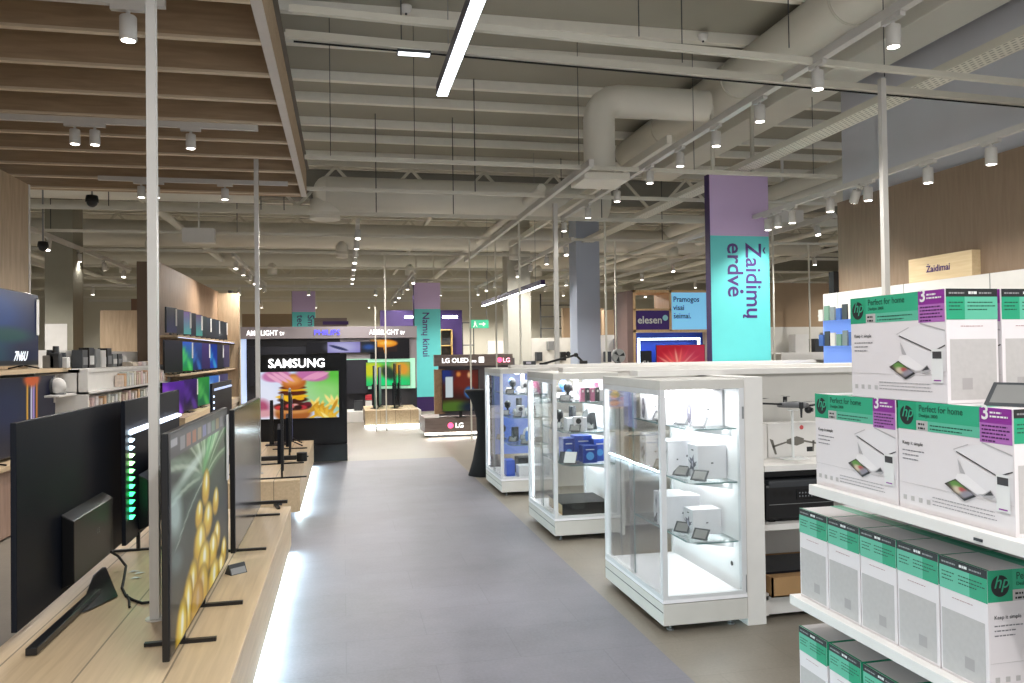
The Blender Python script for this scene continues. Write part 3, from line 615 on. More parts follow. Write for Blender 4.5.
# TV D further along
td, wd, z0 = tv_back('television with its back to us and tiny edge lights, on the second podium', -1.3, 8.35, 9.75, .47, .86)
for k in range(8): MB().box(-wd/2+.05, -.02, z0+.72-.06*k, -wd/2+.08, -.014, z0+.735-.06*k).build('light_dot', M('led_dim', 'cfe0ff', emit=5), td)
MB().prism([(-.014, z0+.78), (-.03, z0+.785), (-.03, z0+.8), (-.014, z0+.805)], 'x', -wd/2+.1, wd/2-.1).build('light_bar', M('led_bar2', 'aab8d8', emit=1.2), td)
for s in (-1, 1): MB().box(s*.45-.012, -.16, 0, s*.45+.012, .14, .014).box(s*.45-.01, -.02, .01, s*.45+.01, .0, z0+.02).build('foot', black, td)
# TV E: grey screen facing the aisle
def picE(s, t):
    im = flat(s, '4e4a4c')*(0.75+.35*t[..., None]); im = mixc(im, rc(s, t, 0, .8, 1, .97)*.6, '7a6a58'); im = mixc(im, rc(s, t, 0, .79, 1, .81), 'b8c4c8'); im = mixc(im, rc(s, t, 0, 0, 1, .22)*.5, '3a3334'); return im*.8
tv('tall dark grey switched-off television facing the aisle at the far end of the near podium', (-.66, 5.78, .37), PI/2, 1.5, .87, z=.035, foot_in=.2, foot_len=.34)
# sound bar bracket near the podium end
t = thing('television_stand', 'empty black television stand with two angled feet at the podium end', 'stand', at(262, 508, Z=.37), 0)
MB().box(-.2, -.014, .03, .2, .014, .055).build('cross_bar', black, t)
for s in (-1, 1): MB().beam((s*.1, 0, .03), (s*.14, -.1, .005), .022).beam((s*.1, 0, .03), (s*.14, .1, .005), .022).build('foot', black, t)
# tvs on podium 2 facing the aisle
def picF(s, t): return mixc(flat(s, '6a6468')*(.6+.5*t[..., None]), rc(s, t, .0, .75, 1, .95)*.6, '9a8f8a')
tv('thin television edge-on with a black bar foot, front of the second podium', (-.64, 8.75, .37), PI/2+.07, 1.2, .72, z=.08, foot_in=.06, foot_len=.46)
tv('thin television edge-on at the middle of the second podium', (-.66, 10.3, .37), PI/2+.06, 1.2, .72, z=.08, foot_in=.15, foot_len=.42)
tv('thin television edge-on at the back of the second podium', (-.7, 11.2, .37), PI/2+.06, .7, .6, z=.08, pic=lambda s, t: flat(s, '8088c8'), feet='v')
t = thing('sound_bar', 'short black sound bar with bracket lying on the second podium', 'sound bar', at(277, 462, Z=.37), .0)
MB().box(-.28, -.03, .02, .22, .03, .07).build('bar_body', black, t, bevel=.008); MB().lathe([(0, 0), (.06, 0), (.06, .1), (0, .1)], (.28, 0, 0), 16).build('subwoofer', matt_black, t)
# black cable curling on the near podium, paper labels
pts = [at(u, v, Z=z_) for u, v, z_ in [(111, 552, .5), (118, 556, .46), (126, 566, .41), (124, 578, .385), (122, 588, .38), (126, 596, .378), (133, 600, .378), (142, 603, .378), (152, 602, .378)]]
tag(MB().path(pts, .007).build('power_cable', matt_black), 'black power cable curling over the near podium behind the first television', 'cable')
pts = [at(u, v, Z=.378) for u, v in [(127, 595), (129, 600), (129.5, 607)]]
tag(MB().path(pts, .006).build('cable_tie', matt_black), 'loose black cable end beside the white pole', 'cable')
for i, (u, v) in enumerate([(134, 571.5), (140, 573), (136, 578)]):
    p = at(u, v, Z=.372)
    tag(MB().quad((-.03, -.014, .0), (.01, -.02, .004), (.03, .012, .0), (-.012, .018, .004)).build('paper_slip', paper, loc=p), 'small white paper slip on the near podium, %s of three' % ['left', 'rightmost', 'front'][i], 'paper')

# ------------------------------------------------------------------ left wall unit with televisions
wl = MB().box(-3.62, 1.5, 0, -3.5, 9.9, 3.6).build('wall_left_near', panel_wood); struct(wl); wl.name = 'wall_left_near'
MB().box(-3.64, 9.9, 0, -3.49, 9.94, 3.6).build('edge_trim', white, wl)
t = thing('wall_shelf', 'upper pale oak wall shelf at far left under the blue-screen television', 'shelf', (-3.5, 3, 1.46)); MB().box(0, 0, 0, .5, 6.7, .04).build('board', oak_y, t); MB().box(.02, .4, -.12, .4, .44, 0).build('bracket', steel, t); MB().box(.02, 5.9, -.12, .4, 5.94, 0).build('bracket', steel, t)
t = thing('wall_shelf', 'lower pale oak shelf bench at far left against the wood wall', 'shelf', (-3.5, 3, .62)); MB().box(0, 0, 0, .6, 6.7, .04).build('board', oak_y, t); MB().box(.02, .02, -.6, .56, 6.68, 0).build('cupboard_front', wood('bench_oak', '93786a', 'a98d7c', (12, 12, 1)), t)
def picW(s, t):
    im = flat(s, '101a3c'); im = mixc(im, el(s, t, .55, .7, .3, .35, .2, 1), '123e7c'); im = mixc(im, el(s, t, .2, .15, .4, .35, 0, 1), '1c6f74'); im = mixc(im, el(s, t, .7, .4, .22, .1, 0, .8), '0c4a48')
    im = mixc(im, el(s, t, .3, .6, .2, .3, 0, 1)*.5, '3a3a6c'); im = mixc(im, rc(s, t, .45, .33+.01, 1, .345), 'b8c4d4'); im = mixc(im, rc(s, t, .0, .0, 1, .06), '16161c')
    im = mixc(im, el(s, t, .3, .83, .1, .012, .1, .6), 'd8e4ff'); return im
tw = tv('wall television showing a dark blue picture with white lettering, far left', (-3.12, 7.86, 1.50), PI/2, 2.4, .73, z=.04, pic=picW, res=(96, 48), feet='v', strength=.9, foot_in=.35)
text('7N6U', .13, M('screen_white', 'e8eef4', emit=1), tw, (.55, -.0125, .09), bold=.02, shear=.5, name='screen_lettering')
tw.children[-1]['label'] = 'white stylised lettering'
MB().box(1.12, -.02, .35, 1.19, -.014, .72).build('price_card', paper, tw)
def picO(s, t):
    im = flat(s, '0e1024'); 
    im = mixc(im, el(s, t, .3, .6, .25, .3, 0, 1)*.5, '16305c')
    for cx, c in ((.56, 'f0b030'), (.62, 'e8e0f0'), (.655, 'b898e0'), (.7, 'e08a20')): im = mixc(im, np.exp(-((s-cx-.03*(t-.5)**2)/.014)**2)*(t < .97)*.95, c)
    im = mixc(im, el(s, t, .63, .97, .12, .1, 0, .6), 'c2521c'); return im
to = tv('dark television with orange and lilac ribbons on screen, on the lower left bench', (-3.05, 8.45, .66), PI/2, 1.75, .74, z=.03, pic=picO, res=(120, 40), feet='v', tag_side=1)
def picB(s, t): return mixc(flat(s, '1016b4'), rc(s, t, 0, 0, 1, .55), '2c9ad8')
tv('television with a plain blue and light-blue screen at the very left edge', (-2.95, 6.6, .66), PI/2, 1.4, .74, z=.03, pic=picB, feet='v', tag_side=1)

# grey gadgets at the end of the left shelf
for i, (u, v, Y, w_, h_) in enumerate([(50, 369, 9.4, .12, .2), (56, 369, 9.4, .1, .24), (63, 369, 9.5, .12, .17)]):
    p = at(u, v, Y=Y); p.z = 1.50; t = thing('camera_box', 'small grey gadget on the upper left wall shelf end, %s of three' % ['left', 'middle', 'right'][i], 'gadget', p)
    MB().box(-w_/2, -.05, 0, w_/2, .05, h_*.7).build('body', [steel, dark, white][i], t, bevel=.01); MB().lathe([(0, 0), (.035, 0), (.03, h_*.3), (0, h_*.3)], (0, 0, h_*.7), 12).build('lens', dark, t)
for i in range(4):
    p = at(34+i*8, 392, Y=9.2); p.z = 1.22
    t = thing('small_appliance', 'small appliance on the white shelf under the upper left wall shelf, %s from the left' % ordinal[i].replace('nearest', 'first'), 'appliance', p)
    MB().ell((0, 0, .09), .08, .06, .09, 14, 8).build('body', [white, dark, dark, white][i], t, smooth=True); MB().box(-.07, -.03, 0, .07, .03, .02).build('foot', steel, t)
tag(MB().box(-3.3, 9.0, 1.2, -2.9, 9.56, 1.22).box(-3.3, 9.0, .66, -3.26, 9.56, 1.2).build('small_shelf', white), 'small white shelf unit under the end of the upper left shelf', 'shelf')

# white media shelf unit with rows of cases
t = thing('media_shelf', 'white shelf unit with rows of small cases, left behind the televisions', 'shelf unit', (-3.3, 9.6, 0))
MB().box(-.1, 0, 0, .0, 4.3, 1.7).build('back_panel', white, t)
MB().box(0, 0, 1.44, .42, 4.3, 1.48).build('top_board', white, t); MB().box(.02, 0, 1.2, .5, 4.3, 1.225).build('case_ledge', white, t); MB().box(.39, 0, 1.225, .405, 4.3, 1.44).build('ledge_back', white, t)
MB().box(.02, 0, .94, .52, 4.3, .965).build('lower_ledge', white, t); MB().box(-.0, 0, 0, .5, .04, 1.48).build('end_panel', white, t); MB().box(0, 4.26, 0, .5, 4.3, 1.48).build('end_panel', white, t); MB().box(0.0, .04, 0, .45, 4.26, .3).build('plinth', white, t)
cc = ['d4c4b8', 'e0d0bc', 'dcdcdc', 'd8b088', 'dcc0c0', 'ece0d0', 'c8d0cc', 'e8dcdc', 'ccb0a4', 'e8e4d8']
k = 0; protoc = None
for row, (z_, xx, y0, y1, n) in enumerate([(1.227, -2.888, 11.0, 13.7, 22), (.967, -2.95, 9.8, 13.7, 24)]):
    for j in range(n):
        yy = y0+(y1-y0)*j/n; hh = .15+.02*((j*7) % 3)
        b_ = MB().box(0, 0, 0, .09, .085, hh).build('media_case', M('case_'+cc[(j*3+row) % 10], cc[(j*3+row) % 10], .5, noise=.35, nscale=30), loc=(xx, yy, z_))
        tag(b_, 'pale small media case standing on the %s ledge of the white shelf unit' % ['upper', 'lower'][row], 'case', 'media cases on the %s ledge' % ['upper', 'lower'][row])
for j in range(6):
    b_ = MB().box(0, 0, 0, .14, .3, .06).build('flat_box', M('case_'+cc[(j*3+1) % 10], cc[(j*3+1) % 10], .5), loc=(-3.1, 12.2+.26*j*.98, 1.482)); 
    tag(b_, 'flat pale box lying on top of the white shelf unit, %s from the left' % ordinal[j].replace('nearest', 'first'), 'box', 'flat boxes on the white unit')
for j, (hh, m_) in enumerate([(.3, dark), (.34, black), (.32, steel), (.3, white), (.34, black), (.24, steel), (.24, dark), (.2, white)]):
    b_ = thing('gadget_box', 'dark or grey gadget carton on top of the white unit, %s from the left' % ordinal[j].replace('nearest', 'first'), 'box', (-3.24, 10.5+.26*j, 1.482))
    hh *= .75; MB().box(0, 0, 0, .12, .2, hh).build('carton', m_, b_); MB().box(.12, .03, .04, .123, .2, hh*.6).build('front_print', [steel, paper][j % 2], b_)

# beige block wall behind, and tall oak television wall
wp = panel_wood
tag(MB().box(-4.45, 16, 0, -3.3, 16.3, 2.5).build('oak_partition', wp), 'lower beige oak partition left of the tall television wall', 'partition')
tag(MB().box(-4.2, 17.2, 2.3, -3.5, 17.5, 2.8).build('brown_partition', M('dark_oak', '6b4f3a', .6)), 'dark brown partition top behind the beige oak partition', 'partition')
t = thing('display_shelving', 'tall oak-clad unit with shelves of small televisions, left of centre', 'display wall', (-3.0, 14, 0))
MB().box(-.33, 0, 0, 0, 6.5, 3.2).build('wall_body', wood('tvwall_oak', '94785f', 'aa8d72', (9, 9, 1), .6, ('Y', .9)), t)
MB().box(0, 6.3, 0, .5, 6.5, 3.16).build('end_return', wp, t)
sb1 = MB().box(0, -.5, 1.93, .4, 6.3, 1.96).build('shelf_board', oak_y, t); MB().box(0, -.5, 1.29, .42, 6.3, 1.32).build('shelf_board', oak_y, t)
MB().box(0, -.5, .5, .5, 6.3, .62).build('bench_board', oak_y, t); MB().box(0, -.5, 0, .46, 6.3, .5).build('bench_front', wp, t)
MB().box(.38, -.4, 1.92, .4, 6.2, 1.928).build('shelf_light', M('shelf_led', 'cfd8ff', emit=1.3), t)
def grad(c0, c1, c2=None):
    def f(s, t):
        im = flat(s, c0)*(1-t[..., None])+flat(s, c1)*t[..., None]
        if c2:
            for k in range(7):
                im = mixc(im, el(s, t, (k*.37) % 1, (k*.61) % 1, .22, .1, k, 1)*.8, c2)
        return im
    return f
tops = [('2a2c58', '10121c'), ('24262c', '3c3e44'), ('5fb8b0', '8a6aa0'), ('24262c', '3c3e44'), ('58b8a8', '7a6088'), ('2c3a38', '4a5450'), ('303436', '50585c'), ('2c3034', '485054'), ('30363c', '4c5460'), ('2c3034', '485054'), ('303438', '444c54')]
for i in range(11):
    y_ = 13.75+i*.585
    tv('small television on the top shelf of the oak television wall, %s from the camera' % ordinal[i], (-2.75, y_, 1.96), PI/2-.3 if i in (2, 4) else PI/2-.2, .40, .42, z=.04, pic=grad(*tops[i]), res=(8, 6), feet='base', strength=.75, tag_side=1 if i % 2 == 0 else None, group=None)
mids = [('10121c', '1c1e2c', None), ('18a040', '2a60d8', '58e070'), ('1c2c60', '2c4c9c', '3a7ad0'), ('3c2c60', '503c80', None), ('2048c0', '1a3a9c', '40b0e8'), ('34343c', '484450', None), ('40304c', '584468', None)]
for i, (c0, c1, c2) in enumerate(mids):
    y_ = 13.75+i*.93
    tv('medium television on the middle shelf of the oak television wall, %s from the camera' % ordinal[i], (-2.72, y_, 1.32), PI/2-.2, .7, .53, z=.03, pic=grad(c0, c1, c2), res=(20, 14), feet='base', strength=.8, tag_side=1 if i % 2 else None)
lows = [('2c0c50', '6020a8', '9040d8'), ('1c0830', '401870', '6030a0'), ('1a7048', '30a040', '60c860'), ('2a50b0', '4a80d8', '88c0f0'), ('301848', '443060', None)]
for i, (c0, c1, c2) in enumerate(lows):
    y_ = 13.6+i*1.3
    tv('television on the lowest bench of the oak television wall, %s from the camera' % ordinal[i], (-2.7, y_, .62), PI/2-.1, 1.1, .56, z=.03, pic=grad(c0, c1, c2), res=(24, 14), feet='base', strength=.8, tag_side=1 if i % 2 else None)
tag(MB().box(-.06, -.06, 0, .06, .06, .16).build('security_camera', matt_black, loc=at(231, 297, Y=20.4)), 'small black camera on top of the oak television wall end', 'camera')

# ------------------------------------------------------------------ black burger-screen stand
def picBurger(s, t):
    im = flat(s, 'c4d4f4'); im = mixc(im, el(s, t, .05, .3, .35, .8, 0, 1), 'e6eafa'); im = mixc(im, el(s, t, .95, .75, .36, .5, 0, 1), '5cc040'); im = mixc(im, el(s, t, .78, .55, .3, .25, 0, 1)*.7, 'a8dc90')
    im = mixc(im, el(s, t, .06, .25, .1, .16, 0, .8), 'b05070'); im = mixc(im, el(s, t, .1, .12, .12, .08, 0, .8), 'd8a0a8')
    B = lambda x, y, rx, ry, a=0, so=.25: el(s, t, x, y, rx, ry, a, so)
    im = mixc(im, B(.44, .1, .22, .17), 'a86028'); im = mixc(im, B(.44, .18, .22, .08, 0, .6), 'd09050'); im = mixc(im, B(.44, .26, .24, .09), '4a2018')
    for k, (x, c) in enumerate([(.27, 'c83838'), (.36, '3a1c14'), (.46, 'e0a8a0'), (.56, 'b83038'), (.62, '6a1c28'), (.4, 'd04848'), (.5, '2c140c')]): im = mixc(im, el(s, t, x, .27+.035*((k*2) % 3-1), .05, .045, 0, .5), c)
    im = mixc(im, B(.44, .4, .18, .07), '40180c'); im = mixc(im, B(.43, .47, .19, .05, .03), 'f0b81c'); im = mixc(im, el(s, t, .38, .42, .05, .06, .6, .3), 'f4c020'); im = mixc(im, el(s, t, .52, .43, .06, .04, -.3, .3), 'e8a818')
    im = mixc(im, B(.44, .55, .17, .06), '54200f'); im = mixc(im, B(.44, .61, .17, .028, -.02), 'ecb01c'); im = mixc(im, B(.44, .66, .16, .04), '5c2818'); im = mixc(im, B(.45, .78, .15, .17), 'b86424'); im = mixc(im, el(s, t, .43, .82, .11, .1, .1, .9), 'e49c54')
    im = mixc(im, el(s, t, .24, .92, .17, .13, .3, .3), 'c878a8'); im = mixc(im, el(s, t, .68, .93, .2, .14, -.3, .3), 'c470a8')
    for k in range(3): im = mixc(im, el(s, t, .22+.07*k, .86+.02*k, .03, .14, .7, .5), 'ecacc8'); im = mixc(im, el(s, t, .66+.06*k, .9, .03, .13, -.9, .5), 'e49cc0')
    for k in range(26):
        im = mixc(im, el(s, t, .68+.3*((k*.37) % 1), .02+.36*((k*.61) % 1), .022, .13, -.8+1.6*((k*.43) % 1), .5), ['e8b838', 'f4d468', 'd8a028', 'f8e48c', 'c89020'][k % 5])
    return im*.97
SY = 12.3
t = thing('screen_stand', 'tall black display stand with illuminated brand name above a burger picture', 'display stand', (-1.24, SY, 0))
MB().box(0, 0, .25, 1.29, .45, 1.62).build('stand_body', M('stand_matt_black', '101013', .6), t); MB().box(.0, -.12, 0, 1.29, .45, .25).build('stand_plinth', M('stand_matt_black', '101013', .6), t)
MB().box(-.05, -.02, 1.36, 1.0, 0, 1.62).build('header_panel', matt_black, t)
p = at(268, 369, Y=SY-.05); q = at(324, 358, Y=SY-.05)
text('SAMSUNG', .185, M('sign_glow', 'ffffff', emit=3.2), t, (p.x+1.24, -.035, 1.425), bold=.012, sx=.98, extrude=.008, label='illuminated white brand lettering')
t2 = thing('television', 'big bright television showing a hamburger and chips', 'television', (-.67, SY-.09, 0))
bw, bh = 1.2, .70
MB().box(-bw/2-.01, 0, .65, bw/2+.01, .06, .66+bh+.01).build('display_panel', black, t2); canvas('screen', -bw/2, .66, bw, bh, 160, 94, picBurger, t2, y=-.002, strength=1.15)
for s_ in (-.35, .35): MB().box(s_-.03, .06, .8, s_+.03, .1, 1.1).build('wall_bracket', steel, t2)
t = thing('remote_post', 'thin black post display standing before the burger screen', 'post', (at(282, 440, Y=11.5).x, 11.5, .37)); MB().box(-.025, -.02, 0, .025, .02, .5).build('post', black, t); MB().box(-.1, -.1, 0, .1, .1, .012).build('foot_plate', black, t)
t = thing('sound_tower', 'slim dark tower speaker standing before the burger screen', 'speaker', (at(272, 452, Y=11.3).x, 11.3, .37)); MB().prism([(-.03, 0), (.03, 0), (.02, .62), (-.02, .62)], 'y', -.03, .03).build('tower_body', black, t); MB().box(-.08, -.1, 0, .08, .1, .012).build('foot_plate', black, t)

# ------------------------------------------------------------------ far television wall with header
PY = 20.0
hm = M('header_grey', '8c8488', .5, noise=.02)
t = thing('brand_display', 'far grey display wall with illuminated white header lettering', 'display wall', (-2.42, PY, 0))
W_ = 4.25
MB().box(0, -.1, 2.02, W_, .3, 2.31).build('header', hm, t)
MB().box(0, .05, 0, W_, .3, 2.02).build('wall_body', M('brand_wall_dark', '1d1c22', .5), t)
MB().box(2.35, .0, .75, W_, .05, 2.02).build('side_panel', hm, t); MB().box(0, 0, .3, .12, .05, 2.02).build('lit_edge', M('pale_blue_glow', 'b8ccf0', emit=.8), t)
MB().box(1.5, -.02, 1.45, 2.4, .0, 1.6).build('ledge_strip', hm, t)
text('AMBILIGHT tv', .18, lit_text, t, (.14, -.11, 2.10), bold=.002, sx=.8, extrude=.004); text('AMBILIGHT tv', .18, lit_text, t, (3.06, -.11, 2.10), bold=.002, sx=.8, extrude=.004)
text('PHILIPS', .19, M('lit_blue', '4a48ee', emit=1.1), t, (1.72, -.11, 2.10), bold=.006, sx=1.05, extrude=.004, label='blue illuminated lettering')
MB().box(2.35, -.05, .74, 4.2, .0, 1.5).build('lit_panel', M('pale_green_glow', 'a0d8b8', emit=.6), t)
MB().box(0, -1.0, 0, W_, 0, .25).build('bench', white, t)
def picP1(s, t):
    im = flat(s, '28202c'); im = mixc(im, rc(s, t, 0, 0, .3, 1), '101014'); im = mixc(im, rc(s, t, .3, 0, .76, 1), '9088d0'); im = mixc(im, el(s, t, .5, .5, .2, .5, 0, 1)*.8, 'c8c8f0'); im = mixc(im, el(s, t, .45, .45, .06, .3, .4, .3), '283060'); im = mixc(im, rc(s, t, .78, 0, 1, 1), '14202c'); im = mixc(im, el(s, t, .88, .5, .08, .25, 0, 1), '2050a0'); return im
tb_ = tv('far wide strip screen with lilac picture under the blue lettering', (.0-.02, PY-.12, 1.62), 0, 1.72, .28, z=.03, pic=picP1, res=(80, 16), feet='none', strength=.9)
def picP2(s, t):
    im = flat(s, '0c0a0c'); im = mixc(im, rc(s, t, 0, .35, .68, 1), '281408'); im = mixc(im, el(s, t, .36, .78, .34, .2, 0, .2), 'f09010'); im = mixc(im, el(s, t, .4, .8, .2, .1, 0, .8), 'ffc040'); im = mixc(im, el(s, t, .38, .45, .03, .25, .1, .3), 'f0a020'); im = mixc(im, rc(s, t, 0, .9, .3, 1)*.6, 'e8b060'); return im
tv('far television with a bright orange picture', (1.15, PY-.08, 1.47), 0, .98, .5, z=.02, pic=picP2, res=(40, 24), feet='none', strength=1)
def picP3(s, t):
    im = flat(s, '30c86c'); im = mixc(im, el(s, t, .2, .6, .3, .5, .5, .8), 'd8d820'); im = mixc(im, el(s, t, .8, .7, .25, .4, 0, 1), 'e8a030'); im = mixc(im, el(s, t, .5, .2, .4, .25, 0, 1), '10e080'); im = mixc(im, el(s, t, .5, .55, .15, .3, .3, .6), '1c3a28'); return im
tv('far television with a vivid green and yellow picture', (1.1, PY-.12, .78), 0, 1.1, .6, z=.03, pic=picP3, res=(40, 24), feet='none', strength=1)
tv('far dark television at the left of the grey display wall', (-1.5, PY-.1, .85), 0, 1.5, .95, z=.03, feet='none')
tv('far dark television in the middle of the grey display wall', (-.1, PY-.1, .6), 0, 1.4, .85, z=.03, feet='none')
for i, (x_, m_) in enumerate([(.35, dark), (.62, white), (.62, M('red_box', 'b0303c', .5))]):
    b_ = tag(MB().box(-.1, -.12, 0, .1, .1, .24 if i != 2 else .12).build('boxed_item', m_, loc=(x_, PY-.5, .25 if i != 2 else .5)), ['far dark boxed item on the low bench before the grey wall', 'far white boxed item on the low bench', 'far red box stacked on the white boxed item'][i], 'box')

# small podium with upright tv frames before the far wall
p0 = at(365, 428, Z=0); 
t = thing('display_podium', 'small far oak podium with glowing base carrying upright black screens', 'podium', (p0.x, 17.4, 0))
MB().box(0, 0, .06, 1.17, 1.6, .38).build('podium_body', oak_x, t, bevel=.003); MB().box(.06, .06, 0, 1.1, 1.5, .06).build('plinth', dark, t); MB().box(-.005, -.02, .03, 1.175, .02, .055).build('led_strip', M('led_cold_white', 'dff4ff', emit=14), t)
area('strip_light', (.6, -.05, .05), 1.1, .05, 12, (.82, .95, 1), parent=t)
for i, (dx, dy, sc_, lab) in enumerate([(.25, .4, 1, 'upright silver-edged screen on the small far podium, left'), (.38, .9, .95, 'upright dark screen on the small far podium, middle'), (.7, .3, 1.05, 'upright black screen on the small far podium, right'), (.85, .9, 1, 'upright black screen on the small far podium, rearmost')]):
    tv(lab, (p0.x+dx, 17.4+dy+.3, .38), PI/2-.12, .75*sc_, .93*sc_, z=.04, pic=grad('3a5a48', '8a9aa0') if i < 2 else None, res=(6, 6), feet='base', foot_len=.2)

# ------------------------------------------------------------------ printed pylons
def pylon(label, x, y, w, d, z0, z1, split, words, tsize, tx, base=0, rods=True):
    t = thing('hanging_pylon', label, 'banner', (x, y, 0))
    MB().box(0, 0, split, w, d, z1).build('upper_panel', lilac, t); MB().box(0, 0, max(z0, base), w, d, split).build('lower_panel', turq, t)
    MB().box(-.012, .0, z0, 0, d, z1).build('side_edge', purple, t)
    if base: MB().box(-.01, -.01, 0, w+.01, d, base).build('pylon_base', purple, t)
    for s_ in (.1, .78): MB().box(w*s_-.02, d/2-.02, z1, w*s_+.02, d/2+.02, 5.2).build('hanging_rod', rail_m, t)
    V = FACE @ Matrix.Rotation(-PI/2, 4, 'Z')
    for (wd, xx, zz) in words: lt_text(wd, tsize, purple_ink, t, (xx, -.002, zz), M3=V, bold=.012)
    return t
pz = at(711, 172, Y=9.2); pr_ = at(771, 172, Y=9.2); pb = at(740, 236, Y=9.2).z
tz = pylon('big lilac and turquoise hanging pylon with purple vertical words', 4.58, 9.2, .82, .12, 1.2, 3.84, pb, [], .3, 0)
V = FACE @ Matrix.Rotation(-PI/2, 4, 'Z')
z_top = at(755, 243, Y=9.2).z
lt_text('\u017daidim\u0173', .31, purple_ink, tz, (.49, -.002, z_top), M3=V, bold=.014, sx=.96); lt_text('erdv\u0117', .31, purple_ink, tz, (.235, -.002, z_top), M3=V, bold=.014, sx=.98)
NY = 22
n0, n1 = at(414, 283, Y=NY), at(440, 283, Y=NY)
pylon('narrow lilac and turquoise pylon with vertical purple words, centre background', n0.x, NY, n1.x-n0.x, .3, 0, 3.6, at(427, 309, Y=NY).z, [('Nam\u0173 kinui', .23, at(427, 312, Y=NY).z)], .27, 0, base=.4)
NY2 = 27
n0, n1 = at(292, 292, Y=NY2), at(315, 292, Y=NY2)
pylon('farthest lilac and turquoise pylon above the grey display wall', n0.x, NY2, n1.x-n0.x, .3, 0, 3.75, at(303, 312, Y=NY2).z, [('Smulki', .5, at(303, 315, Y=NY2).z), ('technika', .16, at(303, 315, Y=NY2).z)], .3, 0, base=.4)

# ------------------------------------------------------------------ OLED stand
LY = 15.0
h0 = at(434, 356, Y=LY); h1 = at(512, 366, Y=LY)
brown = wood('header_walnut', '6d5f5a', '83736b', (1, 10, 10), .5)
t = thing('oled_stand', 'brown television stand with lit header lettering and glowing podium', 'display stand', (h0.x, LY, 0))
MB().box(0, -.05, 1.36, 1.53, .1, 1.58).build('header', brown, t); MB().box(.1, .1, .4, 1.6, .2, 1.5).build('rear_panel', M('stand_grey', '6c6468', .5), t); MB().box(.0, -.02, .45, .2, .08, 1.3).build('side_post', wood('cork', '8d6d50', 'a58260', (6, 6, 6)), t)
text('LG OLED', .125, lit_text, t, (.14, -.055, 1.425), bold=.015, extrude=.003, sx=1.02); text('evo', .09, lit_text, t, (.68, -.055, 1.425), bold=.015, extrude=.003)
MB().box(.86, -.056, 1.42, .96, -.05, 1.53).build('lit_square', lit_text, t)
pk = M('lit_pink', 'ff5a8a', emit=2.2)
MB().disc((1.27, -.056, 1.465), .05, 18).build('round_logo', pk, t); text('LG', .12, M('lit_pink_white', 'ffb8c8', emit=2.2), t, (1.33, -.056, 1.42), bold=.015, extrude=.003)
t3 = thing('display_podium', 'brown podium with lit lettering under the dark red television', 'podium', (1.5, LY-.1, 0))
MB().box(0, 0, .1, 1.5, 1.0, .38).build('podium_body', brown, t3); MB().box(.1, .1, 0, 1.4, .9, .1).build('plinth', dark, t3); MB().box(.0, -.0, .06, 1.5, .05, .095).build('led_strip', M('led_warm', 'fff4e8', emit=9), t3)
area('strip_light', (.75, -.04, .08), 1.4, .05, 7, (1, .96, .92), parent=t3)
lp = at(448, 428, Y=LY-.1)
MB().disc((lp.x-1.5+.05, -.004, .23), .055, 18).build('round_logo', pk, t3); text('LG', .13, lit_text, t3, (lp.x-1.5+.14, -.004, .185), bold=.02, extrude=.003)
def picL(s, t):
    im = flat(s, '30100c'); im = mixc(im, el(s, t, .6, .75, .5, .3, 0, 1), '6a2014'); im = mixc(im, el(s, t, .1, .9, .2, .2, 0, 1), '1c2c70'); im = mixc(im, rc(s, t, .1, .35, .3, .85), 'c8d4d8'); im = mixc(im, el(s, t, .3, .1, .5, .16, 0, .8), '4a6a20')
    im = mixc(im, el(s, t, .8, .08, .3, .14, 0, 1), '101c30'); im = mixc(im, el(s, t, .75, .45, .14, .14, 0, .5), '2a6ab0'); im = mixc(im, el(s, t, .45, .9, .06, .06, 0, .8), 'd08040'); im = mixc(im, el(s, t, .75, .88, .05, .07, 0, .8), 'e0b080'); return im
l0 = at(440, 370, Y=LY-.05); l1 = at(472, 411, Y=LY-.05)
tv('television with a dark red and green picture under the lit header', ((l0.x+l1.x)/2+.08, LY-.08, .38), 0, l1.x-l0.x+.1, l0.z-l1.z, z=l1.z-.38, pic=picL, res=(40, 40), feet='base')
# black high table with stretch cover
t = thing('high_table', 'round high table under a black stretch cover, left of the glass cabinets', 'table', (1.82, 10.2, 0))
MB().lathe([(.2, 0), (.23, 0), (.17, .2), (.11, .5), (.115, .75), (.19, 1.0), (.26, 1.09), (.26, 1.12), (0, 1.12)], n=28).build('stretch_cover', M('black_cloth', '0b0b0d', .85), t, smooth=True)
for k in range(4): MB().lathe([(0, 0), (.03, 0), (.025, .03), (0, .03)], (.19*math.cos(k*PI/2+.6), .19*math.sin(k*PI/2+.6), 0), 10).build('foot', matt_black, t)

# purple shop wall, oak-frame shelf before it
p0, p1 = at(380, 310, Y=26), at(462, 310, Y=26)
t = thing('purple_wall', 'deep purple partition wall behind the narrow pylon', 'partition', (p0.x, 26, 0)); MB().box(0, 0, 0, p1.x-p0.x, .2, 3.05).build('wall_body', M('wall_purple', '3a2460', .6), t)
for k in (.8, 2.05): MB().box(k, -.03, 2.78, k+.5, 0, 2.86).build('wall_lamp', glow_white, t)
ye = M('yellow_frame', 'c8a868', .5)
t = thing('shelf_frame', 'open yellow oak shelf frame against the purple wall', 'shelf', at(440, 331, Y=25.6)); t.location.z = 0
f = MB()
for x_ in (0, .38): f.box(x_, 0, 0, x_+.03, .3, 2.4)
for z_ in (.1, .7, 1.3, 1.85, 2.37): f.box(0, 0, z_, .41, .3, z_+.03)
f.build('frame', ye, t); MB().box(.03, .28, .1, .38, .3, 2.4).build('back_panel', dark, t)
t = thing('shelf_frame', 'open black metal shelf frame right of the purple wall', 'shelf', at(462, 322, Y=25)); t.location.z = 0
f = MB()
for x_ in (0, .36): f.box(x_, 0, 0, x_+.03, .03, 2.6)
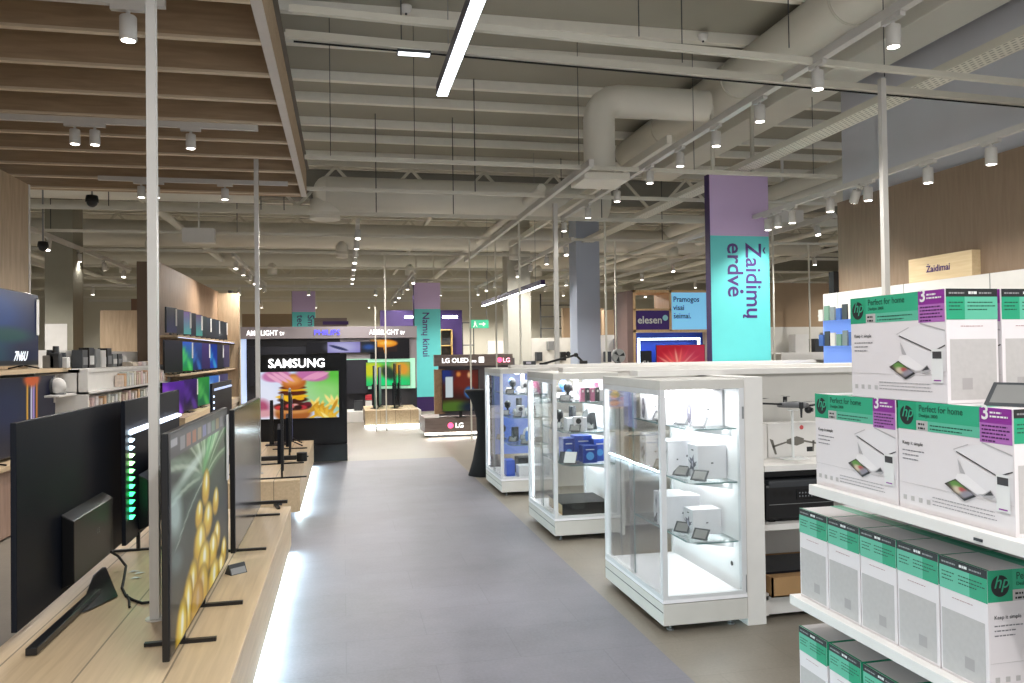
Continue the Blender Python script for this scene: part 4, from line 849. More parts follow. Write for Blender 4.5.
for z_ in (.7, 1.3, 1.85, 2.57): f.box(0, 0, z_, .39, .03, z_+.03)
f.build('frame', dark, t)

# ------------------------------------------------------------------ far back wall fixtures
wt = M('tile_white', 'd9d6ce', .5); tanm = M('far_tan', '9c8468', .7)
fr_ = [(488, 562, 341, 368, 24, wt, 'far white tiled wall band behind the illuminated header', 1.0), (600, 640, 335, 368, 18, wt, 'far white wall band behind the blue-grey column', .6), (531, 578, 338, 368, 21.5, wt, 'far white wall band left of the blue-grey column', .6)]
for u0, u1, v0, v1, Y, m_, lab, z_ in fr_:
    a, b = at(u0, v0, Y=Y), at(u1, v0, Y=Y)
    t = thing('wall_panel', lab, 'wall panel', (a.x, Y, 0)); MB().box(0, 0, .0, b.x-a.x, .15, a.z).build('panel', m_, t)
    n_ = 4
    for k in range(n_):
        MB().box((b.x-a.x)*(k+.3)/n_, -.25, a.z-.65+.3*(k % 2), (b.x-a.x)*(k+.75)/n_, 0, a.z-.4+.3*(k % 2)).build('wall_appliance', [dark, steel, black, white][k % 4], t)
a, b = at(563, 308, Y=22), at(604, 340, Y=22)
tag(MB().box(a.x, 22, 0, b.x, 22.2, a.z).build('tan_panel', tanm), 'tan wall panel behind the blue-grey column', 'wall panel')
a, b = at(604, 310, Y=18.3), at(628, 337, Y=18.3)
tag(MB().box(a.x, 18.3, 0, b.x, 18.5, a.z).build('tan_panel', tanm), 'tan wall panel just left of the oak booth', 'wall panel')
a, b = at(242, 314, Y=30), at(300, 330, Y=30); tag(MB().box(a.x, 30, 0, b.x, 30.2, a.z).build('tan_panel', tanm), 'brown panel far behind the grey display wall, left', 'wall panel')
a, b = at(314, 318, Y=24), at(347, 328, Y=24); t = thing('wood_sign', 'small brown wooden sign far above the grey display wall', 'sign', (a.x, 24, 0)); MB().box(0, 0, 0, b.x-a.x, .1, a.z).build('sign_board', brown, t); MB().box(.25, -.004, a.z-.2, 1.0, 0, a.z-.1).build('dark_lettering', purple_ink, t)
# ladder-like cage frames far behind
for i, (u, Y, lab) in enumerate([(540, 26, 'dark wire cage frame far behind the slanting lamp'), (660, 26, 'dark wire cage frame far left of the big pylon')]):
    p = at(u, 300, Y=Y); f = MB()
    for k in range(3): f.box(p.x+k*.6, Y, 0, p.x+k*.6+.04, Y+.04, 3.6)
    for k in range(9): f.box(p.x, Y, .4*k, p.x+1.24, Y+.03, .4*k+.03)
    tag(f.build('wire_frame', dark), lab, 'frame')
# far right tan wall + shelving
t = thing('display_shelving', 'far tan wall above a white shelf with goods, right of the big pylon', 'display wall', (8.5, 14.5, 0))
MB().box(0, 0, 2.05, 8, .2, 2.95).build('tan_cladding', tanm, t); MB().box(0, 0, 0, 8, .2, 2.05).build('white_back', wt, t)
MB().box(0, -.4, 1.5, 8, 0, 1.53).build('shelf_board', white, t); MB().box(0, -.45, .95, 8, 0, .98).build('shelf_board', white, t); MB().box(0, -.42, 1.38, 8, -.4, 1.5).build('price_rail', white, t)
# ------------------------------------------------------------------ oak entertainment booth
BY = 15.0
b0 = at(627, 290, Y=BY); b1 = at(709, 290, Y=BY); bw_ = b1.x-b0.x
t = thing('entertainment_booth', 'oak-framed booth with purple and light-blue sign panels and blue neon', 'display stand', (b0.x, BY, 0))
bo = wood('booth_oak', 'd8b080', 'e8c698', (8, 8, 1)); bs = M('booth_side', '8d7670', .6)
f = MB()
for a, b, c, d in [(0, 0, .05, 2.84), (bw_-.05, 0, bw_, 2.84), (0, 2.79, bw_, 2.84), (0, 1.98, bw_, 2.03), (.78, 2.0, .83, 2.84), (0, 2.42, .83, 2.46)]:
    f.box(a+.13, -.0, b, c+.13, .8, d)
f.build('booth_frame', bo, t)
MB().box(0, 0.02, 0, .13, .8, 2.82).build('side_panel', bs, t)
MB().box(.18, .02, 2.03, .91, .06, 2.42).build('purple_sign', M('sign_purple', '43237a', .5), t)
MB().box(.96, .02, 2.03, bw_+.08, .06, 2.79).build('blue_sign', M('sign_blue', '78bce4', .5, emit=.75), t)
pb0 = at(636, 323, Y=BY)
text('elesen', .21, paper, t, (.22, .01, 2.16), bold=.018, sx=1.0); MB().disc((.82, .008, 2.27), .06, 20).build('logo_dot', M('logo_cyan', 'a8e4f0', .5), t)
for k, wd in enumerate(['Pramogos', 'visai', '\u0161eimai.']): lt_text(wd, .155, M('ink_navy', '1c2c50', .5), t, (1.0, .01, 2.60-.17*k), bold=.016, sx=.93)
MB().box(.18, .5, .1, bw_+.08, .55, 1.98).build('back_panel', M('neon_blue_wall', '2440a0', .6), t)
nb = M('neon_light', 'd8ecff', emit=6)
f = MB(); f.box(.26, .1, 1.0, .30, .14, 1.86).box(.26, .1, 1.82, 1.62, .14, 1.86).box(1.58, .1, 1.6, 1.62, .14, 1.86).build('neon_tube', nb, t)
MB().box(bw_+.0, -.02, .3, bw_+.07, .0, 1.97).build('light_edge', M('pale_cyan_glow', 'a8dcff', emit=1.6), t)
area('neon_glow', (.95, .3, 1.8), 1.3, .1, 8, (.4, .6, 1), parent=t)
def picR(s, t):
    im = flat(s, 'b4182c'); r_ = np.sqrt((s-.45)**2+(t-.25)**2*.6); im = mixc(im, np.clip(1-r_*1.9, 0, 1), 'ff9c80'); an = np.arctan2(t-.25, s-.45)
    for k in range(26): a_ = k*PI/13; im = mixc(im, el(s, t, .45+.28*math.cos(a_), .25+.36*math.sin(a_), .26, .018, a_, .9)*.7, ['ff7468', 'ffc0a8', 'e83c50'][k % 3])
    im = mixc(im, el(s, t, .85, .5, .3, .7, 0, 1)*.5, 'c04868'); return im
r0, r1 = at(656, 347, Y=BY-.1), at(705, 366, Y=BY-.1)
tv('television with a red firework picture inside the oak booth', ((r0.x+r1.x)/2, BY-.1, .8), 0, r1.x-r0.x, .72, z=.04+r0.z-.8-.72, pic=picR, res=(60, 40), feet='base')
t = thing('price_sign', 'small black sign reading 1 beside the red picture', 'sign', at(640.5, 367, Y=BY-.25)); MB().box(0, 0, -.3, .24, .02, .32).build('sign_board', black, t); MB().box(.1, .02, -t.location.z, .14, .06, .2).build('sign_post', black, t)
text('\u20ac1', .14, paper, t, (.03, -.003, .02), bold=.015); text('99', .07, paper, t, (.17, -.003, .02), bold=.015); t['label'] = 'small black price sign left of the red picture in the booth'

# goods on the right wall (white shelving below the wood cladding)
t = thing('white_wall_shelving', 'long white shelf wall below the oak cladding on the right', 'shelf unit', (5.9, .5, 0))
MB().box(0, 0, 0, .1, 8.3, 2.28).build('back_panel', white, t)
for k in range(8): MB().box(-.002, 8.0-1.15*k-.004, .3, 0, 8.004-1.15*k, 2.28).build('panel_joint', steel, t)
blu = M('blue_lit_panel', '6c8cd8', .5, emit=.75)
MB().box(-.02, 6.9, 1.2, 0, 8.28, 1.98).build('lit_back', blu, t)
for z_ in (1.9, 1.62): MB().box(-.08, 6.9, z_+.1, .0, 8.3, z_+.115).build('hook_rail', white, t)
for r_, z_ in enumerate((1.94, 1.63)):
    for k in range(10):
        b_ = MB().box(-.02, -.045, .0, .0, .045, .14+.02*(k % 3)).build('blister_pack', [dark, steel, white2, M('blue_pack', '3a5a9a', .5), M('green_pack', '6c8c7a', .5)][(k*3+r_) % 5], loc=(5.8, 7.62+.118*k, z_))
        tag(b_, 'small packaged accessory hanging on the %s row of the blue-lit wall' % ['upper', 'lower'][r_], 'package', 'accessories on the blue-lit wall, %s row' % ['upper', 'lower'][r_])
tag(MB().box(5.6, 7.3, 1.30, 5.9, 8.4, 1.34).build('soundbar', black), 'flat black device on the wall shelf under the blue-lit accessories', 'device')
t = thing('wooden_sign', 'light oak sign box with a single dark word, standing on the white shelf wall', 'sign', (5.9, 6.41, 2.28))
MB().box(0, 0, 0, .1, .86, .25).build('sign_board', wood('sign_oak', 'd2ba92', 'dfc9a2', (8, 1, 14), .5), t, bevel=.003)
RW = Matrix.Rotation(-PI/2, 4, 'Z') @ FACE
lt_text('\u017daidimai', .095, purple_ink, t, (-.003, .6, .09), M3=RW, bold=.015)
# far right goods on the far tan wall shelves
goods = [('white_carton', white, .3, .5), ('dark_speaker', dark, .25, .3), ('red_carton', M('red_box', 'b0303c', .5), .2, .3), ('grey_appliance', steel, .3, .25)]
for i in range(12):
    x_ = 9.0+.42*i; nm, m_, w_, h_ = goods[[0, 1, 0, 2, 0, 3, 0, 2, 0, 1, 3, 0][i]]
    for r_, z_ in enumerate((1.53, .98)):
        b_ = tag(MB().box(-w_/2, -.15, 0, w_/2, .1, h_*(.8+.2*((i+r_) % 3))*(.8 if r_ else .9)).build(nm.split('_')[1], m_, loc=(x_+.1*r_, 14.3, z_)), 'far %s on the %s far white shelf right of the big pylon' % (nm.replace('_', ' '), ['upper', 'lower'][r_]), nm.split('_')[1], 'goods on the %s far white shelf' % ['upper', 'lower'][r_])
tag(MB().box(9.8, 14.05, 2.02, 10.3, 14.1, 2.3).build('price_board', M('pale_yellow', 'c4ae78', .5)), 'small pale yellow board over the far white shelf', 'sign')

# ------------------------------------------------------------------ printer cartons and their shelving
PX = 1.8
BW, BD, BH = .46, .185, .352
def picPhoto(s, t):
    im = flat(s, '4a4038'); im = mixc(im, el(s, t, .3, .6, .35, .35, 0, .6), '5c8a3c'); im = mixc(im, el(s, t, .5, .4, .25, .3, 0, .6), 'c8b8a0'); im = mixc(im, el(s, t, .55, .65, .15, .2, 0, .6), 'b04848'); im = mixc(im, el(s, t, .8, .6, .2, .5, 0, .6), '8a8690'); im = mixc(im, 1-rc(s, t, .04, .04, .88, .96), '18181c'); return im
def carton(label, loc, rz, group=None):
    t = thing('printer_carton', label, 'carton', loc, rz, group)
    W, D, Hh = BW, BD, BH
    MB().box(-W/2, 0, 0, W/2, D, Hh).build('carton_body', box_white, t, bevel=.0015)
    y = -.0006
    def fr(x0, z0, x1, z1, yy=y): return ((x0, yy, z0), (x1, yy, z0), (x1, yy, z1), (x0, yy, z1))
    g0 = Hh*.74
    MB().quad(*fr(-W/2, g0, -W/2+.085, Hh)).build('green_print', green_m, t)
    MB().quad(*fr(-W/2+.085, g0+.032, W/2-.118, Hh)).build('green_print', M('printed_mid_green', '2ba17a', .45, noise=.02), t)
    MB().quad(*fr(-W/2+.135, g0, W/2-.118, g0+.032)).build('pale_green_print', green2, t)
    MB().quad(*fr(-W/2+.085, g0, -W/2+.135, g0+.032)).build('grey_print', box_grey, t)
    MB().quad(*fr(W/2-.118, Hh*.875, W/2-.005, Hh)).build('purple_print', print_purple, t); MB().quad(*fr(W/2-.118, Hh*.715, W/2-.005, Hh*.875)).build('lilac_print', print_lilac, t)
    MB().disc((-W/2+.042, y*2, Hh*.87), .031, 28).build('round_logo', ink, t)
    text('hp', .052, M('logo_green', '2ba17a', .45), t, (-W/2+.019, y*3, Hh*.855), shear=.32, bold=.004, extrude=.0002)
    text('Perfect for home', .030, ink_green, t, (-W/2+.097, y*2, Hh*.915), extrude=.0002, sx=.88, bold=.008); text('DeskJet 2800', .015, ink_green, t, (-W/2+.097, y*2, Hh*.865), extrude=.0002, bold=.01)
    def bars(rows, m_, x0, z0, dz, th, yy=y*2):
        f = MB()
        for k, (o_, wd) in enumerate(rows):
            a = x0+o_; e = x0+o_+wd; i_ = 0
            while a < e:
                ln = [.011, .006, .014, .009][(k+i_) % 4]; f.quad((a, yy, z0-dz*k), (min(a+ln, e), yy, z0-dz*k), (min(a+ln, e), yy, z0-dz*k+th), (a, yy, z0-dz*k+th)); a += ln+.0025; i_ += 1
        f.build('printed_lines', m_, t)
    bars([(0, .028), (0, .03)], ink, -W/2+.093, g0+.018, .013, .006)
    bars([(0, .17), (0, .13)], ink_green, -W/2+.145, g0+.018, .011, .0035)
    text('3', .058, paper, t, (W/2-.112, y*2, Hh*.905), bold=.02, extrude=.0002)
    bars([(0, .04), (0, .062)], paper, W/2-.08, Hh*.955, .011, .005)
    bars([(0, .09), (0, .1), (0, .085), (0, .095), (0, .05)], M('ink_dark_purple', '4a1654', .5), W/2-.11, Hh*.845, .0105, .0045)
    text('Keep it simple', .016, ink, t, (-W/2+.02, y*2, Hh*.6), extrude=.0002)
    bars([(0, .1), (0, .075), (0, .07)], M('ink_mid_grey', '77757a', .5), -W/2+.02, Hh*.54, .014, .0035)
    f = MB()
    for k in range(4): f.box(-W/2+.02+.035*k, y*2, .03, -W/2+.035+.035*k, y, .045)
    f.box(-W/2+.005, y*2, .085, W/2-.005, y, .0856).build('printed_icons', box_grey, t)
    bars([(0, .24), (0, .24), (0, .25)], M('ink_light_grey', '9a9698', .5), -.08, .055, .011, .003)
    # printed printer drawing
    def P(pts, m_, nm, k): MB().quad(*[(a, y*(2+k), b) for a, b in pts]).build(nm, m_, t)
    MB_w = M('print_white', 'dedadb', .5, noise=.01); MB_g = M('print_shadow_grey', 'b0acad', .5); MB_d = M('print_dark', '3c3a3c', .5)
    P([(.012, .214), (.175, .160), (.226, .180), (.226, .222), (.14, .246), (.082, .238)], MB_w, 'printed_printer', 0)
    P([(.03, .205), (.175, .155), (.226, .175), (.226, .10), (.17, .088), (.05, .150)], MB_w, 'printed_printer', 1)
    P([(.022, .211), (.175, .158), (.175, .162), (.024, .214)], MB_d, 'printed_printer', 2); P([(.175, .158), (.226, .177), (.226, .181), (.175, .162)], MB_d, 'printed_printer', 2)
    P([(.012, .216), (.07, .237), (.07, .240), (.012, .219)], MB_g, 'printed_printer', 2); P([(.12, .248), (.226, .222), (.226, .226), (.12, .252)], MB_g, 'printed_printer', 2)
    P([(.028, .192), (.052, .158), (.058, .148), (.036, .152)], MB_g, 'printed_printer', 3); P([(.026, .146), (.058, .150), (.140, .108), (.100, .096), (.016, .128)], M('print_paper', 'e6e2e2', .5, noise=.01), 'printed_printer', 3)
    P([(.115, .096), (.150, .118), (.166, .100), (.152, .092)], MB_g, 'printed_printer', 4); P([(.125, .098), (.15, .115), (.16, .104)], MB_d, 'printed_printer', 5)
    canvas('printed_photo', 0, 0, 1, 1, 14, 14, picPhoto, t, strength=0, M4=Matrix(((.078, 0, .045, -.026), (0, 0, 0, y*6), (-.040, 0, .021, .109), (0, 0, 0, 1))))
    P([(.169, .063), (.217, .063), (.217, .168), (.169, .168)], paper, 'printed_phone', 4); P([(.174, .138), (.212, .138), (.212, .160), (.174, .160)], MB_d, 'printed_phone', 5); P([(.178, .068), (.208, .068), (.208, .072), (.178, .072)], print_purple, 'printed_phone', 5)
    # narrow sides
    for s in (-1, 1):
        x = s*(W/2+.0006)
        def side(name, y0, z0, y1, z1, m_, k=1):
            xx = s*(W/2+.0006*k); MB().quad((xx, y0, z0), (xx, y1, z0), (xx, y1, z1), (xx, y0, z1)).build(name, m_, t)
        side('black_print', 0, Hh*.93, D, Hh, ink); side('green_print', 0, Hh*.73, D*.36, Hh*.93, green_m); side('pale_green_print', D*.36, Hh*.73, D, Hh*.93, green2)
        side('grey_print', D*.06, Hh*.03, D*.96, Hh*.56, box_grey); side('grey_square', D*.28, Hh*.12, D*.48, Hh*.22, M('print_square', 'a19c9b', .6), 2)
        xx = s*(W/2+.0012)
        def sbars(rows, m_, y0, z0, dz, th):
            f = MB()
            for k, wd in enumerate(rows):
                a = y0; i_ = 0
                while a < y0+wd:
                    e = min(a+[.009, .005, .012, .007][(k+i_) % 4], y0+wd); ya, ye_ = (a, e) if s > 0 else (D-a, D-e)
                    f.quad((xx, ya, z0-dz*k), (xx, ye_, z0-dz*k), (xx, ye_, z0-dz*k+th), (xx, ya, z0-dz*k+th)); a = e+.002; i_ += 1
            f.build('printed_lines', m_, t)
        sbars([.055], M('print_mid_grey', '8a8a8a', .5), .01, Hh*.955, .01, .005); sbars([.03], paper, .08, Hh*.953, .01, .008); sbars([.045], M('print_mid_grey', '8a8a8a', .5), .118, Hh*.955, .01, .005)
        sbars([.05, .04, .045], ink_green, .01, Hh*.875, .011, .0035); sbars([.09, .1, .07], ink_green, .076, Hh*.875, .011, .0035); sbars([.08], M('red_line', 'a07070', .6), .05, Hh*.67, .01, .002)
    # top
    for k, (a, b, m_) in enumerate([(0, .02, green3), (.3, .36, green2), (.36, .42, green_m), (.66, .7, box_grey), (.7, .78, green2)]):
        MB().quad((-W/2+a*W, 0, Hh+.0006), (-W/2+b*W, 0, Hh+.0006), (-W/2+b*W, D, Hh+.0006), (-W/2+a*W, D, Hh+.0006)).build('top_print', m_, t)
    return t
zu = 1.073; zl = .603
c0 = carton('topmost white and green printer carton in front, large face to the aisle', (PX, 2.29, zu+BH+.001), -PI/2, None)
g_ = None
dup(c0, (PX, 2.052, zu), label='near printer carton on the upper shelf, right one of the pair facing the aisle')
dup(c0, (PX, 2.52, zu), label='far printer carton on the upper shelf, left one of the pair facing the aisle')
dup(c0, (PX+.2, 2.06, zu), label='printer carton hidden in the second row behind the near one of the upper shelf')
dup(c0, (PX+.2, 2.515, zu), label='printer carton in the second row behind the far one of the upper shelf')
dup(c0, (PX+.2, 2.29, zu+BH+.001), label='upright printer carton directly behind the topmost one, cut by the picture edge')
ly = [1.925+.191*i for i in range(5)]
for i, yy in enumerate(ly):
    dup(c0, (PX+BW/2, yy, zl), 0, label='printer carton on the middle shelf, narrow side to the aisle, %s from the camera' % ordinal[i])
for i in range(4):
    yy = 2.09+.191*i*1.06
    dup(c0, (PX+BW/2-.01, 1.94+.2*i+.15, .13), 0, label='printer carton on the bottom shelf, %s from the camera' % ordinal[i])
# shelving
t = thing('printer_shelving', 'white shelving carrying the printer cartons at the right edge', 'shelf unit', (PX, 1.0, 0))
def shelf_board(z, x0, y0, y1, nm='shelf_board'): MB().box(x0, y0, z-.038, .56, y1, z).build(nm, white, t, bevel=.002)
shelf_board(zu, -.035, .0, 1.75); shelf_board(zl, -.035, .0, 1.9); shelf_board(.128, -.02, .0, 1.95, 'base_shelf')
MB().box(.56, -.5, 0, .6, 1.9, 1.7).build('back_panel', white, t); MB().box(0, 0, 0, .55, 1.9, .095).build('plinth', white, t)
for yy in (.95, 1.93): MB().box(.535, yy, 0, .56, yy+.03, 1.7).build('upright', white, t)
MB().box(-.039, .9, zu-.028, -.0352, .93, zu-.02).build('slot', dark, t)
# e-ink price display on the near carton
t = thing('price_display', 'dark framed electronic price tag leaning on the near printer carton', 'price display', (PX+.07, 1.90, zu+BH+.001), -1.15)
p_ = [( -.075, 0, .0), (.075, 0, .0), (.075, .075, .066), (-.075, .075, .066)]
MB().quad(*p_).quad(*[(a, b+.006, c-.006 if c > .01 else c) for a, b, c in p_][::-1]).build('display_frame', dark, t)
MB().quad((-.062, .009, .0095), (.062, .009, .0095), (.062, .066, .0595), (-.062, .066, .0595)).build('display_face', M('eink', '747472', .5), t)
MB().box(-.06, .03, 0, .06, .07, .012).build('display_foot', dark, t)

# ------------------------------------------------------------------ gondola with drone and power station
t = thing('gondola_shelving', 'white gondola shelving behind the front glass cabinet, open shelves facing us', 'shelf unit', (2.41, 4.2, 0))
MB().box(-.135, -.02, .0, -.015, .98, 1.44).build('end_panel', white, t, bevel=.003)
MB().box(-.01, .5, 0, 3.2, .54, 1.46).build('back_panel', white2, t); MB().box(-.6, .46, 1.44, 3.2, .6, 1.475).build('top_cap', white, t)
for z_, nm, d0 in ((.915, 'shelf_board', .0), (.565, 'shelf_board', .02)): MB().box(0, d0, z_-.035, 3.1, .5, z_).build(nm, white, t, bevel=.002)
MB().box(0, .03, 0.03, .03, .5, .16).box(.03, .05, .03, 3.1, .07, .14).box(0, .03, .12, 3.1, .5, .145).build('base_shelf', white, t)
MB().box(0, .54, .9, 3.1, .98, .93).build('rear_shelf', white, t)
# drone
def drone(loc, rz, label, sc=1):
    t = thing('camera_drone', label, 'drone', loc, rz); t.scale = (sc,)*3
    g = M('drone_grey', '6a6b6d', .45); gd = M('drone_dark', '1c1d20', .5)
    b = MB(); b.X = Matrix.Translation((0, 0, 0)); 
    sec = [(-.11, .026, .016, 0), (-.09, .038, .022, .002), (-.02, .044, .025, .004), (.05, .04, .022, .0), (.1, .03, .018, -.004), (.115, .02, .012, -.006)]
    rr = []
    for y_, w_, h_, dz in sec: rr.append(b.pts([(math.copysign(abs(math.cos(2*PI*k/16))**.6, math.cos(2*PI*k/16))*w_, y_, dz+math.copysign(abs(math.sin(2*PI*k/16))**.7, math.sin(2*PI*k/16))*h_) for k in range(16)]))
    for a, c in zip(rr, rr[1:]):
        for k in range(16): b.face([a+k, a+(k+1) % 16, c+(k+1) % 16, c+k])
    b.face([rr[0]+k for k in range(16)][::-1]); b.face([rr[-1]+k for k in range(16)])
    b.build('drone_body', g, t, smooth=True)
    MB().ell((0, -.115, -.03), .032, .028, .028, 14, 8).build('camera_gimbal', black, t, smooth=True); MB().tube((0, -.142, -.03), (0, -.148, -.03), .015, 14).build('camera_lens', M('lens_glass', '181c28', .1), t)
    for sx_ in (-1, 1):
        for sy_, L_, dz in ((-1, .15, -.008), (1, .19, .006)):
            p0 = Vector((sx_*.04, sy_*.07, dz)); p1 = Vector((sx_*(.04+L_*.9), sy_*(.07+L_*.45), dz+.012))
            arm = MB().beam(p0, p1, .02, .014).build('drone_arm', gd, t, bevel=.003)
            MB().tube(p1-Vector((0, 0, .015)), p1+Vector((0, 0, .03)), .016, 14).build('motor', gd, arm)
            if sy_ < 0: MB().prism([(-.008, 0), (.008, 0), (.004, -.07), (-.004, -.07)], 'x', p1.x-.006, p1.x+.006).build('landing_leg', gd, arm, loc=(0, p1.y, p1.z-.01))
            for q in (-1, 1):
                an = .5*sx_+.3*sy_; dx, dy = math.cos(an)*.11*q, math.sin(an)*.11*q; pz_ = p1.z+.034
                MB().quad((p1.x, p1.y-.004, pz_), (p1.x+dx*.5-dy*.1, p1.y+dy*.5+dx*.1, pz_+.003), (p1.x+dx, p1.y+dy, pz_+.001), (p1.x+dx*.5+dy*.03, p1.y+dy*.5-dx*.03, pz_-.001)).build('propeller_blade', gd, arm)
    return t
dp = at(793, 405, Y=4.42)
drone(dp, .6, 'grey camera drone on a clear stand above its white box', .84)
t = thing('acrylic_stand', 'slim clear stand holding up the grey drone', 'stand', (dp.x, dp.y+.01, .916)); MB().box(-.006, -.006, .004, .006, .006, dp.z-.916-.03).box(-.09, -.06, 0, .09, .06, .004).box(-.03, -.02, dp.z-.916-.035, .03, .02, dp.z-.916-.03).build('stand_body', M('clear_acrylic', 'dfe3e2', .15), t)
t = thing('drone_box', 'white drone box with a printed drone and red dot on the upper shelf', 'box', (2.61, 4.5, .916)); MB().box(0, 0, 0, .36, .12, .215).build('carton', M('glossy_white_box', 'dcdad6', .4), t, bevel=.002)
f = MB(); f.k = 0; f.quad((.13, -.001, .11), (.2, -.001, .13), (.25, -.001, .115), (.25, -.001, .085), (.2, -.001, .07), (.13, -.001, .085)); f.quad((.03, -.001, .075), (.13, -.001, .1), (.13, -.001, .09), (.03, -.001, .062)); f.quad((.25, -.001, .105), (.34, -.001, .085), (.34, -.001, .075), (.25, -.001, .092)); f.quad((.01, -.001, .12), (.035, -.001, .11), (.06, -.001, .02), (.045, -.001, .02)); f.quad((.31, -.001, .1), (.325, -.001, .1), (.32, -.001, .03), (.31, -.001, .03)); f.build('printed_drone', M('print_drone_grey', '6d6a62', .5), t)
MB().disc((.235, -.0012, .185), .014, 16).build('red_dot', M('red_dot', 'c85050', .5), t); MB().box(.27, -.0015, .03, .31, 0, .06).build('black_label', ink, t)
t = thing('drone_box', 'plain white box side by side with the printed drone box', 'box', (2.43, 4.46, .916)); MB().box(0, 0, 0, .15, .18, .215).build('carton', M('glossy_white_box', 'dcdad6', .4), t, bevel=.002); MB().box(.05, -.001, .12, .07, 0, .13).build('printed_mark', steel, t)
# power station
t = thing('power_station', 'black portable power station with handles on the middle shelf', 'power station', (2.45, 4.26, .566))
MB().box(0, 0, .012, .46, .22, .225).build('body', black, t, bevel=.018); MB().box(.02, -.0, .195, .44, .22, .25).build('top_handle', dark, t, bevel=.014)
f = MB()
for x_ in (.06, .11, .16): f.disc((x_, -.004, .17), .017, 16)
f.build('outlet', M('outlet_black', '050506', .3), t); MB().box(.2, -.004, .13, .42, -.001, .19).build('control_panel', M('glossy_panel', '101216', .15), t)
f = MB()
for k in range(10): f.disc((.22+.02*(k % 5), -.006, .15+.02*(k//5)), .005, 8)
f.build('button', M('button_grey', '6a6e72', .4), t); MB().box(.02, -.003, .105, .44, -.0, .108).build('trim_line', steel, t)
for x_ in (.04, .4): MB().box(x_, .02, 0, x_+.03, .2, .014).build('foot', matt_black, t)
t = thing('power_station', 'second black device lying on top under the drone shelf', 'power station', (2.47, 4.34, .566+.251)); MB().box(0, 0, 0, .5, .2, .06).build('body', black, t, bevel=.006)
# solar panel in cardboard box
cbm = M('cardboard', 'a8845a', .8, noise=.12, nscale=5)
t = thing('cardboard_box', 'open cardboard box with a dark folded solar panel on the bottom shelf', 'box', (2.44, 4.19, .146))
MB().box(0, 0, 0, .56, .01, .115).box(0, .0, 0, .01, .5, .115).box(.0, .49, 0, .56, .5, .115).box(.55, 0, 0, .56, .5, .115).box(0, 0, 0, .56, .5, .008).box(0.01, .01, .095, .55, .12, .1).build('carton', cbm, t)
t = thing('solar_panel', 'folded dark blue solar panel lying in the cardboard box', 'solar panel', (2.46, 4.32, .245)); MB().box(0, 0, 0, .52, .35, .012).build('panel', M('solar_blue', '12151f', .35), t)
f = MB()
for k in range(5): f.box(.02+.1*k, .005, .012, .022+.1*k, .345, .0125)
f.build('cell_line', M('cell_line', '3a4256', .4), t)

